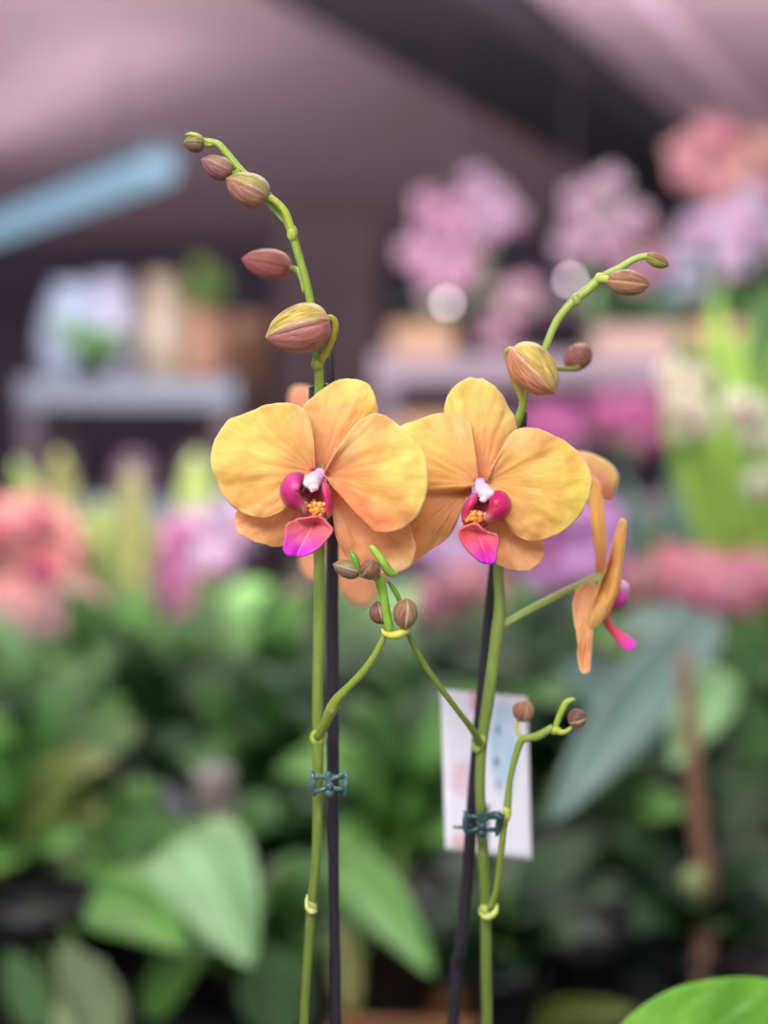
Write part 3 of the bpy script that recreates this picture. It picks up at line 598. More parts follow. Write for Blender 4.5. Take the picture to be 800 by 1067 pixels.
node(625, 291, .6185, 13, 13, B, (170, 190, 84)); node(600, 312, .6185, 11, 13, B, (150, 164, 84)); node(499, 775, .637, 12, 20, B, (158, 178, 74), .5); node(506, 948, .645, 15, 16, B, (162, 182, 84))
bud((697, 277), (672, 266), 7.5, B, [(150, 150, 70), (170, 150, 84), (150, 110, 80), (160, 160, 90)], roll=.4, Y=.619, fat=.5)
bud((677, 297), (632, 292), 13.5, B, [(176, 130, 96), (196, 158, 96), (156, 112, 84), (210, 164, 120)], roll=.9, Y=.613, fat=.52, pedicel=[(635, 292, .613, 8), (629, 291, .615, 8), (623, 292, .618, 7)], pcol=(172, 188, 80))
bud((594, 361), (610, 382), 16.5, B, [(152, 104, 92), (168, 122, 84), (148, 92, 90), (172, 128, 100)], roll=.9, Y=.655, dY=-.004, fat=.5, pedicel=[(608, 378, .657, 5), (598, 384, .65, 5), (580, 384, .635, 5), (562, 378, .622, 6)])
bud((579, 410), (534, 362), 23.5, B, [(204, 134, 96), (196, 156, 104), (204, 178, 96), (232, 190, 150)], roll=1.9, Y=.607, fat=.46, pedicel=[(536, 365, .607, 7), (529, 366, .61, 7), (531, 382, .615, 7), (540, 405, .618, 8), (546, 420, .620, 9)], pcol=(166, 160, 70))
# long left side twig, reaching the cluster
stem('side_branch', [(500, 778, .638, 9), (494, 763, .628, 7.5), (478, 742, .618, 6), (457, 714, .61, 6.5), (443, 694, .606, 6.5), (431, 673, .603, 6), (425, 661, .601, 5)], B, (124, 142, 56), (112, 138, 48))
# lower right twig
stem('side_branch', [(510, 948, .643, 7), (516, 930, .64, 6.5), (520.5, 900, .637, 7), (525, 860, .634, 7.5), (528, 845, .633, 9), (531, 815, .632, 6.5), (536, 792, .631, 7), (543, 772, .63, 8), (551, 769, .629, 8), (560, 767, .628, 9), (569, 762, .627, 8), (576, 758, .627, 8)], B, (122, 142, 54), (126, 148, 58))
node(528, 847, .6325, 10, 18, B, (176, 190, 80)); node(579, 761, .627, 12, 9, B, (168, 186, 70))
stem('sheath', [(499, 951, .641, 2), (504, 955, .638, 5), (510, 955, .638, 7), (516, 950, .638, 6), (518, 942, .64, 2)], B, (186, 200, 104), n=4)
stem('bract', [(577, 761, .627, 5), (581, 751, .627, 6.5), (585, 741, .626, 7), (590, 732, .626, 7), (597, 729, .626, 4.5), (599, 731, .626, 2)], B, (150, 176, 66))
stem('bract', [(576, 760, .627, 4), (583, 763, .626, 6), (590, 762, .626, 5), (596, 757, .626, 3)], B, (158, 180, 70))
bud((612, 746), (592, 752), 10.3, B, [(142, 104, 84), (152, 112, 84), (120, 84, 70), (196, 176, 160)], roll=1.2, Y=.624, fat=.5)
bud((548, 731), (543, 750), 11.5, B, [(170, 128, 96), (172, 120, 92), (150, 104, 84), (190, 150, 120)], roll=.5, Y=.640, dY=.004, fat=.5, pedicel=[(541, 749, .64, 4), (538, 756, .638, 4), (541, 766, .634, 5), (545, 772, .63, 5)], pcol=(178, 176, 96))

# basal leaves of both orchids (below the frame, above their pots)
lf = LM('bright')
for (P, c, L) in ((A, Vector((x1, y1, soil1.z)), [(-.11, .03, .04), (.10, .06, .04), (-.02, .13, .05)]), (B, Vector((x2+.02, y2, soil2.z)), [(.12, .05, .045), (-.05, .13, .03)])):
    for d in L: leaf(P, c+Vector((0, 0, .0)), c+Vector(d), .055, lf, arch=.05, shape='strap', face=(0, .01, 1))

# ================================================================== stakes, clips, tag
def stake(pts, label):
    b = pts[0]; P = [(*at(p[0], p[1], p[2]), pw(p[3]/2, p[2])) for p in pts]
    V, Fc, T = tube_data(P, 16, 4)
    o = mk('plant_stake', V, Fc, M_stake, None, origin=Vector(P[0][:3])); tag(o, label, 'stake', 'stakes of the two orchids'); return o
k1 = unproj((x1+.014, .645, soil1.z-.01)); k2 = unproj((at(455, 1180, .675).x, .675, soil2.z-.005))
stake([(k1[0], k1[1], .645, 11.5), (350, 1067, .637, 11.5), (348, 940, .636, 11), (346.8, 800, .635, 13), (346.5, 640, .635, 13), (346, 500, .635, 12), (344.5, 400, .635, 9), (343.5, 366, .635, 8)], 'dark purple stake behind the left orchid spike, running straight down the frame')
stake([(k2[0], k2[1], .675, 12), (472.5, 1060, .667, 12.5), (479.5, 990, .664, 13), (486.5, 920, .662, 13), (493, 830, .658, 13), (498.5, 760, .655, 12), (506, 680, .652, 11), (512, 610, .650, 10), (524, 520, .650, 10), (541, 436, .64, 9), (543, 420, .638, 8)], 'dark slanting stake behind the right orchid spike and in front of the white tag')

def clip(cx, cy, Y, sA, sB, label, w=38, h=28, mat=None, dy=.003):
    """sprung clip: two hooped jaws on either side of a hinge barrel"""
    mat = mat or M_clip; c = at(cx, cy, Y); e = empty('stem_clip', c, label, 'clip', 'teal sprung clips on the spikes')
    def P(x, y, d=0): return at(cx+x, cy+y, Y+d)
    def T(pts, r, col=None): 
        b = MB(); b.tube([(*P(x, y, d), pw(r, Y)) for x, y, d in pts], 10, 5); return b
    # hinge barrel and its knob
    b = MB(); b.blob(P(0, 3, -.0015), (pw(5, Y), pw(5, Y), pw(5, Y)), None, 18, 12); b.blob(P(0, 10, -.001), (pw(5, Y), pw(4, Y), pw(5, Y)), None, 16, 10)
    b.tube([(*P(-1, -12, -.001), pw(3.2, Y)), (*P(-1, -6, -.001), pw(3, Y)), (*P(0, 4, -.001), pw(3, Y))], 12, 3); b.build('hinge', mat, e, smooth=True)
    for s in (-1, 1):
        b = MB()
        for yy in (-7, 7):                 # upper and lower hoop of each jaw
            b.tube([(*P(0, yy*.5, -.001), pw(2.3, Y)), (*P(s*8, yy*.9 if s > 0 else yy, -.0015), pw(2.4, Y)), (*P(s*14, yy+(1 if s < 0 else -1), .000), pw(2.4, Y)), (*P(s*17.5, yy, .003), pw(2.4, Y)), (*P(s*15, yy, .010), pw(2.2, Y)), (*P(s*6, yy, .013), pw(2.2, Y)), (*P(s*2, yy, .012), pw(2, Y))], 10, 4)
        b.tube([(*P(s*17, -11, .001), pw(1.5, Y)), (*P(s*17.5, -4, .0005), pw(3, Y)), (*P(s*16.8, 4, .0005), pw(3.2, Y)), (*P(s*15.5, 13, .001), pw(1.6, Y))], 10, 4)
        b.tube([(*P(s*19, -13, .002), pw(1, Y)), (*P(s*16, -10, .001), pw(2, Y)), (*P(s*12, -5, -.001), pw(2, Y))], 8, 3)
        b.build('jaw', mat, e, smooth=True)
    return e
clip(343, 816, .612, None, None, 'teal plastic clip holding the left stem to its dark stake')
e = clip(502, 858, .632, None, None, 'darker teal clip on the right stem, in front of the white tag', mat=mat_plain('clip_deep_teal', (36, 70, 74), .35, .1, 300))
b = MB(); b.tube([(*at(508, 852, .631), pw(3, .63)), (*at(516, 849, .628), pw(4.5, .63)), (*at(524, 853, .628), pw(4, .63))], 10, 3); b.tube([(*at(494, 861, .636), pw(3, .63)), (*at(484, 862, .645), pw(2, .63)), (*at(473, 862, .66), pw(1.5, .63))], 10, 3)
b.build('clip_arm', MATS['clip_deep_teal'], e, smooth=True)
def cap_clip(cx, cy, Y, w, h, label):
    c = at(cx, cy, Y); b = MB()
    r = pw(w/2, Y); hh = pw(h/2, Y)
    b.lathe(c, [(r*.7, -hh), (r*.95, -hh*.9), (r, -hh*.5), (r, hh*.5), (r*.9, hh*.9), (r*.6, hh), (r*.55, hh*.6), (r*.55, -hh*.8)], 24)
    b.blob(c+Vector((r*.5, -r*.8, hh*.7)), (r*.35, r*.35, r*.3), None, 12, 8)
    o = b.build('stem_clip', M_clipdark, None, smooth=True, origin=c); tag(o, label, 'clip')
cap_clip(334, 409, .621, 25, 16, 'near-black clip on the left stem just above the flower\'s top sepal')
cap_clip(543, 436, .63, 13, 17, 'small near-black clip on the right stem just under its biggest bud')

# white tag
def tag_material():
    m, nt, b = base_mat('tag_print'); N = nt.nodes; L = nt.links
    uv = N.new('ShaderNodeUVMap')
    sp = N.new('ShaderNodeSeparateXYZ'); L.new(uv.outputs['UV'], sp.inputs[0])
    cur = None
    def blobm(cx, cy, rx, ry, col, prev, amt, ns):
        mp = N.new('ShaderNodeMapping'); mp.vector_type = 'TEXTURE'; mp.inputs['Location'].default_value = (cx, cy, 0); mp.inputs['Scale'].default_value = (rx, ry, 1); L.new(uv.outputs['UV'], mp.inputs['Vector'])
        ln = N.new('ShaderNodeVectorMath'); ln.operation = 'LENGTH'; L.new(mp.outputs[0], ln.inputs[0])
        r = N.new('ShaderNodeMapRange'); r.inputs['From Min'].default_value = 1; r.inputs['From Max'].default_value = .5; r.inputs['To Max'].default_value = amt; L.new(ln.outputs['Value'], r.inputs['Value'])
        n = N.new('ShaderNodeTexNoise'); n.inputs['Scale'].default_value = ns; L.new(uv.outputs['UV'], n.inputs['Vector'])
        q = N.new('ShaderNodeMath'); q.operation = 'MULTIPLY'; L.new(r.outputs[0], q.inputs[0]); L.new(n.outputs['Fac'], q.inputs[1])
        mx = N.new('ShaderNodeMix'); mx.data_type = 'RGBA'; L.new(q.outputs[0], mx.inputs['Factor'])
        if prev is None: mx.inputs['A'].default_value = (*lin((240, 242, 252)), 1)
        else: L.new(prev, mx.inputs['A'])
        mx.inputs['B'].default_value = (*lin(col), 1); return mx.outputs['Result']
    cur = blobm(.72, .68, .22, .38, (176, 212, 236), cur, 1.6, 6)
    cur = blobm(.25, .45, .24, .14, (232, 170, 188), cur, 1.0, 14)
    cur = blobm(.38, .95, .06, .1, (226, 130, 150), cur, 1.4, 14)
    cur = blobm(.62, .58, .045, .04, (60, 80, 100), cur, 1.5, 20)
    cur = blobm(.65, .78, .05, .04, (100, 130, 160), cur, 1.4, 20)
    cur = blobm(.64, .44, .05, .05, (120, 130, 160), cur, 1.2, 20)
    cur = blobm(.22, .06, .2, .08, (232, 170, 170), cur, 1.3, 16)
    L.new(cur, b.inputs['Base Color']); b.inputs['Roughness'].default_value = .45
    return m
Yt = .72
q = [(459, 718), (549, 726), (554, 896), (464, 885)]
def bil(u, v):
    a = [q[3][i]*(1-u)+q[2][i]*u for i in (0, 1)]; c = [q[0][i]*(1-u)+q[1][i]*u for i in (0, 1)]
    return a[0]*(1-v)+c[0]*v, a[1]*(1-v)+c[1]*v
V, Fc, UV = [], [], []
for i in range(13):
    for j in range(19):
        u, v = i/12, j/18; px, py = bil(u, v); V.append(at(px, py, Yt+.003*math.sin(math.pi*u)+.002*v)); UV.append((u, v))
for i in range(12):
    for j in range(18): a = i*19+j; Fc.append((a, a+19, a+20, a+1))
tg = empty('plant_tag', at(508, 890, Yt), 'white plastic plant tag with faint pink and blue print behind the right stem', 'tag')
mk('tag_card', V, Fc, tag_material(), tg, uv=UV, solid=.0006)
# its picket runs down into the pot
tp = Vector((at(506, 1180, .72).x, .72, soil2.z-.01)); c0 = at(506, 885, Yt+.001)
b = MB(); b.tube([(*tp, .0022), (*(tp*.6+c0*.4+Vector((0, .004, 0))), .0022), (*(c0+Vector((0, .0035, .02))), .0022)], 8, 5); b.build('tag_picket', M_stake, tg, smooth=True)

# ================================================================== large leaf at the bottom right
pf, sf = pot((.125, .80, TZ+.13), .06, .13, M_white_pot, 'white pot below the frame holding the big green leaf at bottom right')
LP = empty('foliage_plant', sf, 'single broad glossy green leaf in the bottom right corner of the photo', 'plant')
m_bl = mat_leaf('leaf_big', (112, 178, 58), (140, 196, 84), .3, .25)
lfm = mat_leaf('leaf_big2', (96, 160, 54), (130, 190, 84), .35, .25)
V, Fc, UV = [], [], []
Yl = .70
cl = [(600, 1300, .77, 20), (640, 1150, .735, 60), (700, 1090, .71, 110), (770, 1056, .70, 105), (840, 1050, .705, 80), (900, 1075, .715, 20)]
# blade: an arching oval whose rim passes the picture's corner
petal('leaf', [(640, 1105), (641, 1080), (652, 1063), (672, 1046), (700, 1031), (730, 1022), (765, 1018), (800, 1020), (840, 1034), (875, 1062), (890, 1100), (860, 1140), (800, 1160), (730, 1160), (670, 1140)], (650, 1150),
      lambda u, v, x, y: .70+(1110-y)*.00035*.5+.012*(1-u)-.002*math.sin(math.pi*v), [(700, 1040, (126, 196, 70)), (800, 1030, (112, 180, 56)), (760, 1060, (100, 164, 48)), (850, 1100, (96, 160, 44)), (660, 1080, (140, 200, 84)), (700, 1120, (104, 168, 50))], LP, mat=mat_petal('big_leaf_skin', transl=.25, veins=.12, vfreq=30, rough=.35, bump=.2, sheen=0), sc=None, solid=.0012)
stem('leaf_stalk', [(*unproj(sf)[:2], .80, 8), (640, 1300, .78, 8), (640, 1200, .74, 8), (650, 1150, .715, 9), (680, 1130, .708, 6)], LP, (110, 160, 60))
leaf(LP, sf, sf+Vector((.13, -.0, .10)), .07, lfm, arch=.06, face=(0, -.2, 1))
leaf(LP, sf, sf+Vector((.06, .14, .09)), .07, lfm, arch=.06, face=(0, -.2, 1))

exec_bg = True
# ================================================================== ROOM
def struct(o, kind='structure'): o['kind'] = kind; return o
HC = 2.5
M_ceil = mat_plain('ceiling_paint', (194, 166, 178), .8, .03, 2)
M_beam = mat_plain('beam_dark', (20, 13, 24), .7, .2, 6)
M_trim = mat_plain('trim_mauve', (190, 160, 176), .7, .05, 4)
M_wall = mat_plain('wall_dark', (62, 50, 66), .8, .15, 3)
M_floor = mat_plain('floor_concrete', (170, 160, 160), .7, .15, 5)
struct(MB().box((0, 3.2, -.05), (14, 13.4, .1)).build('floor', M_floor))
struct(MB().box((0, 3.2, HC+.06), (14, 13.4, .12)).build('ceiling', M_ceil))
struct(MB().box((0, 9.6, HC/2), (14, .2, HC)).build('wall_back', M_wall))
# beam under the ceiling
def on_ceil(px, py, z):
    d = fwd+right*((px-400)/F)-up*((py-533.5)/F); return CAM+d*((z-CAM.z)/d.z)
zb = HC-.16
La, Lb = on_ceil(275, 0, zb), on_ceil(520, 130, zb)
Ra, Rb = on_ceil(500, 0, zb), on_ceil(662, 128, zb)
d1 = (Lb-La).normalized(); d2 = (Rb-Ra).normalized(); dm = (d1+d2).normalized()
pL, pR = (La+Lb)/2, (Ra+Rb)/2; cen = (pL+pR)/2; nx = Vector((dm.y, -dm.x, 0)); wid = abs((pR-pL).dot(nx))
s0 = (9.4-cen.y)/dm.y; s1_ = (-2.5-cen.y)/dm.y
c = cen+dm*((s0+s1_)/2); struct(MB().box((c.x, c.y, HC-.08), (wid, abs(s0-s1_), .16), rz=math.atan2(-dm.x, dm.y)).build('trim_1', M_beam))
c2 = c+nx*(wid/2+.12); struct(MB().box((c2.x, c2.y, HC-.03), (.22, abs(s0-s1_), .06), rz=math.atan2(-dm.x, dm.y)).build('trim_2', M_trim))

# hanging fluorescent fitting, left
hz = 1.5+.64
pa, pb = on_ceil(172, 172, hz), on_ceil(-60, 258, hz)
dd = (pb-pa); cc = (pa+pb)/2; ang = math.atan2(dd.y, dd.x)
fx = empty('ceiling_light', (cc.x, cc.y, hz), 'pale blue hanging strip light under the ceiling at upper left', 'light')
MB().box((cc.x, cc.y, hz+.045), (dd.length, .12, .03), rz=ang).build('housing', mat_plain('fitting_grey', (60, 72, 84), .8, .05, 10), fx)
MB().box((cc.x, cc.y, hz), (dd.length*.98, .10, .075), rz=ang, bev=.02).build('diffuser', mat_emit('strip_light', (150, 190, 214), .85), fx)
for s in (-.35, .35):
    p = cc+dd*s; MB().tube([(p.x, p.y, hz+.05, .004), (p.x, p.y, HC, .004)], 8, 1).build('hanging_rod', M_rack, fx)

# ---------------- display bench
bn = empty('display_bench', (0, 1.6, 0), 'long dark bench that carries the orchids and foliage plants', 'bench')
MB().box((0, 1.62, TZ-.02), (2.9, 2.5, .04)).build('bench_top', M_bench, bn)
for x in (-1.3, 1.3):
    for y in (.45, 2.75): MB().box((x, y, (TZ-.04)/2), (.06, .06, TZ-.04)).build('leg', M_rack, bn)
MB().box((0, 2.75, .5), (2.6, .03, .08)).build('rail', M_rack, bn)

# ---------------- background racks
def rack(x0, x1, y0, y1, zs, zt, label, mshelf):
    e = empty('display_rack', ((x0+x1)/2, (y0+y1)/2, 0), label, 'rack')
    for x in (x0, x1):
        for y in (y0, y1): MB().box((x, y, zt/2), (.05, .05, zt)).build('post', M_rack, e)
    for z in zs:
        b = MB(); b.box(((x0+x1)/2, (y0+y1)/2, z-.015), (x1-x0+.06, y1-y0+.04, .03)); b.box(((x0+x1)/2, y0-.025, z-.03), (x1-x0+.06, .02, .07)); b.build('shelf', mshelf, e)
    return e
YR = 3.8; ZA = at(0, 372, YR).z; ZB = at(0, 520, YR).z
rack(at(402, 0, YR).x, at(870, 0, YR).x, YR, YR+.5, [ZA, ZB, .75, .3], ZA+.02, 'dark rack with mauve shelves at right behind the orchids', M_shelfm)
YL = 4.4; ZC = at(0, 398, YL).z; ZD = at(0, 520, YL).z
rack(at(28, 0, YL).x, at(232, 0, YL).x, YL, YL+.5, [ZC, ZD, .75, .3], ZC+.02, 'rack with blue-grey shelves at left in the distance', M_shelfb)
# maroon cupboard
cb = empty('cupboard', (at(342, 0, 5).x, 5.2, 0), 'tall dark maroon cupboard behind the left orchid spike', 'cupboard')
xx0, xx1 = at(285, 0, 5).x, at(398, 0, 5).x; zt = at(0, 222, 5).z; xm = (xx0+xx1)/2
MB().box((xm, 5.25, zt/2), (xx1-xx0, .5, zt)).build('carcass', M_maroon, cb)
for s in (-1, 1):
    dr = MB().box((xm+s*(xx1-xx0)/4, 4.99, zt/2), ((xx1-xx0)/2-.015, .02, zt-.1)).box((xm+s*(xx1-xx0)/4, 4.977, zt/2), ((xx1-xx0)/2-.09, .012, zt-.3)).build('door', M_maroon, cb)
    MB().tube([(xm+s*.03, 4.965, zt/2-.06, .006), (xm+s*.03, 4.95, zt/2, .006), (xm+s*.03, 4.965, zt/2+.06, .006)], 8, 3).build('handle', M_shelfb, dr, smooth=True)
cr_l = at(404, 0, 3.6).x

POTS = [(x1, y1, TZ, .055), (x2+.03, y2, TZ, .055), (.125, .80, TZ, .066)]
def free(c, r):
    x, y, z = c
    for k in range(900):
        a = k*2.39996; d = .008*math.sqrt(k)*1.6; X, Y_ = x+d*math.cos(a)*1.3, y+d*math.sin(a)*.8
        if (z > TZ+.05 or z < TZ-.05) and abs(Y_-y) > .17: continue
        if all(abs(z-p[2]) > .2 or math.hypot(X-p[0], Y_-p[1]) > r*1.1+p[3]*1.1 for p in POTS): break
    POTS.append((X, Y_, z, r)); return (X, Y_, z)
# ---------------- generic background flower (facing -Y in its own frame)
def flower_mesh_data(s, seed=0):
    r = random.Random(seed); V, Fc, UV = [], [], []
    def pet(ang, L, w, dep):
        o = len(V); n, m = 6, 6
        for i in range(n+1):
            u = i/n; ww = w*math.sin(math.pi*min(1, (.08+.86*u)))**.7
            for k in range(m+1):
                t = 2*k/m-1; a = u*L; b = t*ww/2
                V.append(Vector((math.sin(ang)*a+math.cos(ang)*b, dep-.25*L*math.sin(1.6*u)*.4+.12*L*t*t*u, math.cos(ang)*a-math.sin(ang)*b))*s); UV.append((u, k/m))
        for i in range(n):
            for k in range(m): q_ = o+i*(m+1)+k; Fc.append((q_, q_+1, q_+m+2, q_+m+1))
    for a, L, w, d in ((0, .5, .36, .04), (2.25, .5, .32, .04), (-2.25, .5, .32, .04), (1.35, .52, .56, 0), (-1.35, .52, .56, 0)): pet(a+r.uniform(-.08, .08), L, w, d)
    return V, Fc, UV
def mat_fl(col, col2=None):
    key = 'bloom_%d_%d_%d' % tuple(col)
    if key in MATS: return MATS[key]
    m, nt, b = base_mat(key); N = nt.nodes; L = nt.links
    uv = N.new('ShaderNodeUVMap'); sp = N.new('ShaderNodeSeparateXYZ'); L.new(uv.outputs['UV'], sp.inputs[0])
    n = N.new('ShaderNodeTexNoise'); n.inputs['Scale'].default_value = 9; L.new(uv.outputs['UV'], n.inputs['Vector'])
    ad = N.new('ShaderNodeMath'); ad.operation = 'MULTIPLY_ADD'; L.new(n.outputs['Fac'], ad.inputs[0]); ad.inputs[1].default_value = .3; L.new(sp.outputs['X'], ad.inputs[2])
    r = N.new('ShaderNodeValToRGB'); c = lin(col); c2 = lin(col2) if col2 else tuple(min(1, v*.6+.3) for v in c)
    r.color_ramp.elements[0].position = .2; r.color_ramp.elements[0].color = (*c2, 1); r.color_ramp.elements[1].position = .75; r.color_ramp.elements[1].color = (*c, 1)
    L.new(ad.outputs[0], r.inputs['Fac']); L.new(r.outputs['Color'], b.inputs['Base Color']); b.inputs['Roughness'].default_value = .6
    t = N.new('ShaderNodeBsdfTranslucent'); L.new(r.outputs['Color'], t.inputs['Color']); ms = N.new('ShaderNodeMixShader'); ms.inputs[0].default_value = .3
    L.new(b.outputs[0], ms.inputs[1]); L.new(t.outputs[0], ms.inputs[2]); L.new(ms.outputs[0], N['Material Output'].inputs['Surface'])
    MATS[key] = m; return m

def bg_flower(parent, p, s, mat, lipmat, rot, seed):
    V, Fc, UV = flower_mesh_data(s, seed); M = Matrix.Rotation(rot[1], 3, 'Z') @ Matrix.Rotation(rot[0], 3, 'X') @ Matrix.Rotation(rot[2], 3, 'Y')
    o = mk('flower', [M @ v+p for v in V], Fc, mat, parent, uv=UV, solid=.001)
    b = MB(); b.blob(p+M @ Vector((0, -.09*s, -.10*s)), (.07*s, .10*s, .13*s), M, 10, 8); b.blob(p+M @ Vector((0, -.06*s, .02*s)), (.05*s, .07*s, .05*s), M, 8, 6)
    b.build('lip', lipmat, o, smooth=True)
M_lipbg = mat_plain('lip_magenta', (190, 60, 130), .5, .1, 100)
M_stem_bg = mat_plain('stem_green', (96, 130, 62), .5, .2, 60)

def bg_orchid(label, basex, Y, zs, fl, col, size=.075, col2=None, potm=None, potr=.055, poth=.11, group=None, leafk='mid', name='potted_orchid', nleaf=5, stems=1):
    """pot on a shelf at height zs, arching spikes, blooms at the listed places"""
    bx = at(basex, 0, Y).x; Yf = Y; bx, Y, _ = free((bx, Y, zs), potr); e = empty(name, (bx, Y, zs), label, 'orchid', group)
    pr = [(potr*.75, 0), (potr*.78, .004), (potr*.95, poth*.8), (potr*1.04, poth*.82), (potr*1.04, poth), (potr*.93, poth), (potr*.9, poth*.88), (.001, poth*.9)]
    MB().lathe((bx, Y, zs), pr, 24).build('pot', potm or M_black_pot, e, smooth=True)
    top = Vector((bx, Y, zs+poth*.9))
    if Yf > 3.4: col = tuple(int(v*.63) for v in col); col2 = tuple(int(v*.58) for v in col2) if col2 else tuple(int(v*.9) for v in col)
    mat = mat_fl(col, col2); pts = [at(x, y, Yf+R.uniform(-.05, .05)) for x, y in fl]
    pts.sort(key=lambda v: (v.z, v.x)); groups = [pts[i::stems] for i in range(stems)]
    for g_ in groups:
        if not g_: continue
        hi = max(g_, key=lambda v: v.z)
        P = [top, top+Vector((0, .005, max(.03, (g_[0].z-top.z)*.5)))]+[v+Vector((0, .02, 0)) for v in g_]
        b = MB(); b.tube([(*p, .003) for p in P], 6, 3); b.build('stem', M_stem_bg, e, smooth=True)
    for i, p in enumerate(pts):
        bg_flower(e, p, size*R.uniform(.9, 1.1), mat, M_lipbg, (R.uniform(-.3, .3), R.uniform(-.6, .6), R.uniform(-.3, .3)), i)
    for i in range(nleaf):
        a = 2*math.pi*i/nleaf+R.uniform(-.3, .3); l = R.uniform(.10, .16)
        leaf(e, top, top+Vector((math.cos(a)*l, math.sin(a)*l*.6, R.uniform(.0, .05))), .045, LM(leafk), arch=.06, shape='strap', face=(0, .01, 1), nl=8, nw=4)
    return e

def cloud(cx, cy, rx, ry, n, seed):
    r = random.Random(seed); out = []
    while len(out) < n:
        a, b = r.uniform(-1, 1), r.uniform(-1, 1)
        if a*a+b*b < 1 and all((cx+a*rx-x)**2+(cy+b*ry-y)**2 > (1.2*rx*ry/n) for x, y in out[-40:]): out.append((cx+a*rx, cy+b*ry))
        elif r.random() < .02: out.append((cx+a*rx, cy+b*ry))
    return out

# right rack, top shelf: rows of pale and pink orchids
bg_orchid('pink potted orchid on the top right shelf, leftmost of the row', 455, 4.0, ZA, cloud(455, 265, 42, 55, 9, 1), (214, 168, 196), col2=(196, 120, 160), size=.09, stems=2)
bg_orchid('pale mauve orchid on the top right shelf beside the leftmost pink one', 505, 4.05, ZA, cloud(505, 225, 32, 50, 7, 2), (206, 176, 204), size=.085, stems=2)
bg_orchid('mauve-grey orchid at the middle of the top right shelf', 620, 4.0, ZA, cloud(622, 228, 38, 44, 9, 3), (190, 164, 184), size=.085, stems=2)
bg_orchid('dusty pink orchid low on the top right shelf', 668, 4.1, ZA, cloud(668, 262, 34, 34, 7, 4), (196, 150, 168), size=.08, stems=2)
bg_orchid('tall coral orchid rising above the top right shelf', 735, 4.1, ZA, cloud(738, 178, 42, 44, 10, 5), (214, 146, 152), col2=(196, 106, 116), size=.095, stems=2)
bg_orchid('peach orchid in the upper right corner', 790, 4.1, ZA, cloud(788, 165, 26, 36, 6, 6), (220, 158, 140), size=.09, stems=1)
bg_orchid('lilac-white orchid at right end of the top shelf', 752, 3.95, ZA, cloud(752, 250, 36, 28, 8, 7), (206, 192, 222), size=.085, stems=2)
bg_orchid('pale blue-white orchid below the coral orchid', 712, 3.95, ZA, cloud(706, 300, 20, 28, 5, 8), (160, 184, 206), size=.07, stems=1)
bg_orchid('rose orchid low at the left end of the top right shelf', 540, 3.95, ZA, cloud(540, 330, 34, 32, 8, 9), (206, 158, 180), size=.075, stems=2)
bg_orchid('greyish violet orchid in the middle behind the right flower spike', 600, 4.15, ZA, cloud(600, 330, 34, 20, 6, 10), (160, 130, 156), size=.07, stems=1)
bg_orchid('white-lilac orchid at the far right above the lime leaves', 795, 3.95, ZA, cloud(790, 240, 22, 40, 6, 11), (190, 178, 206), size=.085, stems=1)
# boxes and pots on the top right shelf
def crate(px, Y, zs, wpx, h, mat, label, group=None):
    x = at(px, 0, Y).x; w = pw(wpx, Y); e = empty('planter_box', (x, Y, zs), label, 'planter', group)
    b = MB(); t = .008
    b.box((x, Y-.07, zs+h/2), (w, t, h)); b.box((x, Y+.07, zs+h/2), (w, t, h)); b.box((x-w/2, Y, zs+h/2), (t, .148, h)); b.box((x+w/2, Y, zs+h/2), (t, .148, h)); b.box((x, Y, zs+.006), (w, .14, .01))
    b.build('box_walls', mat, e); MB().box((x, Y, zs+h*.8), (w-.012, .13, .02)).build('potting_mix', M_soil, e); return e
M_tan = mat_plain('tan_clay', (112, 84, 62), .8, .15, 30)
crate(440, 3.86, ZA, 62, .075, M_tan, 'tan clay planter box at the left end of the top right shelf')
crate(660, 3.86, ZA, 80, .07, mat_plain('tan_pink_clay', (112, 90, 82), .8, .12, 30), 'pinkish tan planter box on the top right shelf under the pale orchids')
crate(745, 3.86, ZA, 60, .08, M_tan, 'tan planter box near the right end of the top right shelf')
crate(450, 3.86, ZB, 80, .20, M_tan, 'deep tan planter box on the lower right shelf, behind the front flower')
pot((at(508, 0, 3.9).x, 3.9, ZB+.22), .06, .22, mat_plain('mauve_glaze', (84, 70, 84), .4, .1, 20), 'mauve glazed pot on the lower right shelf beside the tan planter box')
# magenta mass on the lower right shelf
bg_orchid('magenta orchid with many blooms on the lower right shelf', 600, 3.85, ZB, cloud(592, 445, 42, 30, 14, 12), (190, 92, 160), col2=(160, 60, 130), size=.075, stems=3)
bg_orchid('deep pink orchid on the lower right shelf, right of the magenta one', 655, 3.8, ZB, cloud(655, 440, 36, 28, 12, 13), (196, 92, 150), col2=(170, 70, 130), size=.075, stems=3)
bg_orchid('dull violet orchid on the lower right shelf beneath the dark plank', 705, 3.95, ZB, cloud(690, 480, 40, 26, 8, 14), (150, 112, 150), size=.07, stems=2)
# small round lamps that make the two discs
M_bulb = mat_emit('small_bulb', (226, 208, 220), 8)
for px, py, lab in ((466, 316, 'small round bulb glinting left of the two, among the pink orchids'), (594, 292, 'small round bulb glinting beside the right spike\'s arching stem')):
    Yb = 3.72; p = at(px, py, Yb); e = empty('string_bulb', p, lab, 'bulb', 'small bulbs over the top right shelf')
    MB().blob(p, (.0085, .0085, .0085), None, 20, 14).build('globe', M_bulb, e, smooth=True)
    MB().tube([(p.x, p.y, p.z+.008, .005), (p.x, p.y, p.z+.022, .005)], 10, 1).build('cap', M_rack, e, smooth=True)
    MB().tube([(p.x, p.y, p.z+.02, .0012), (p.x, p.y, HC, .0012)], 6, 1).build('cord', M_rack, e, smooth=True)

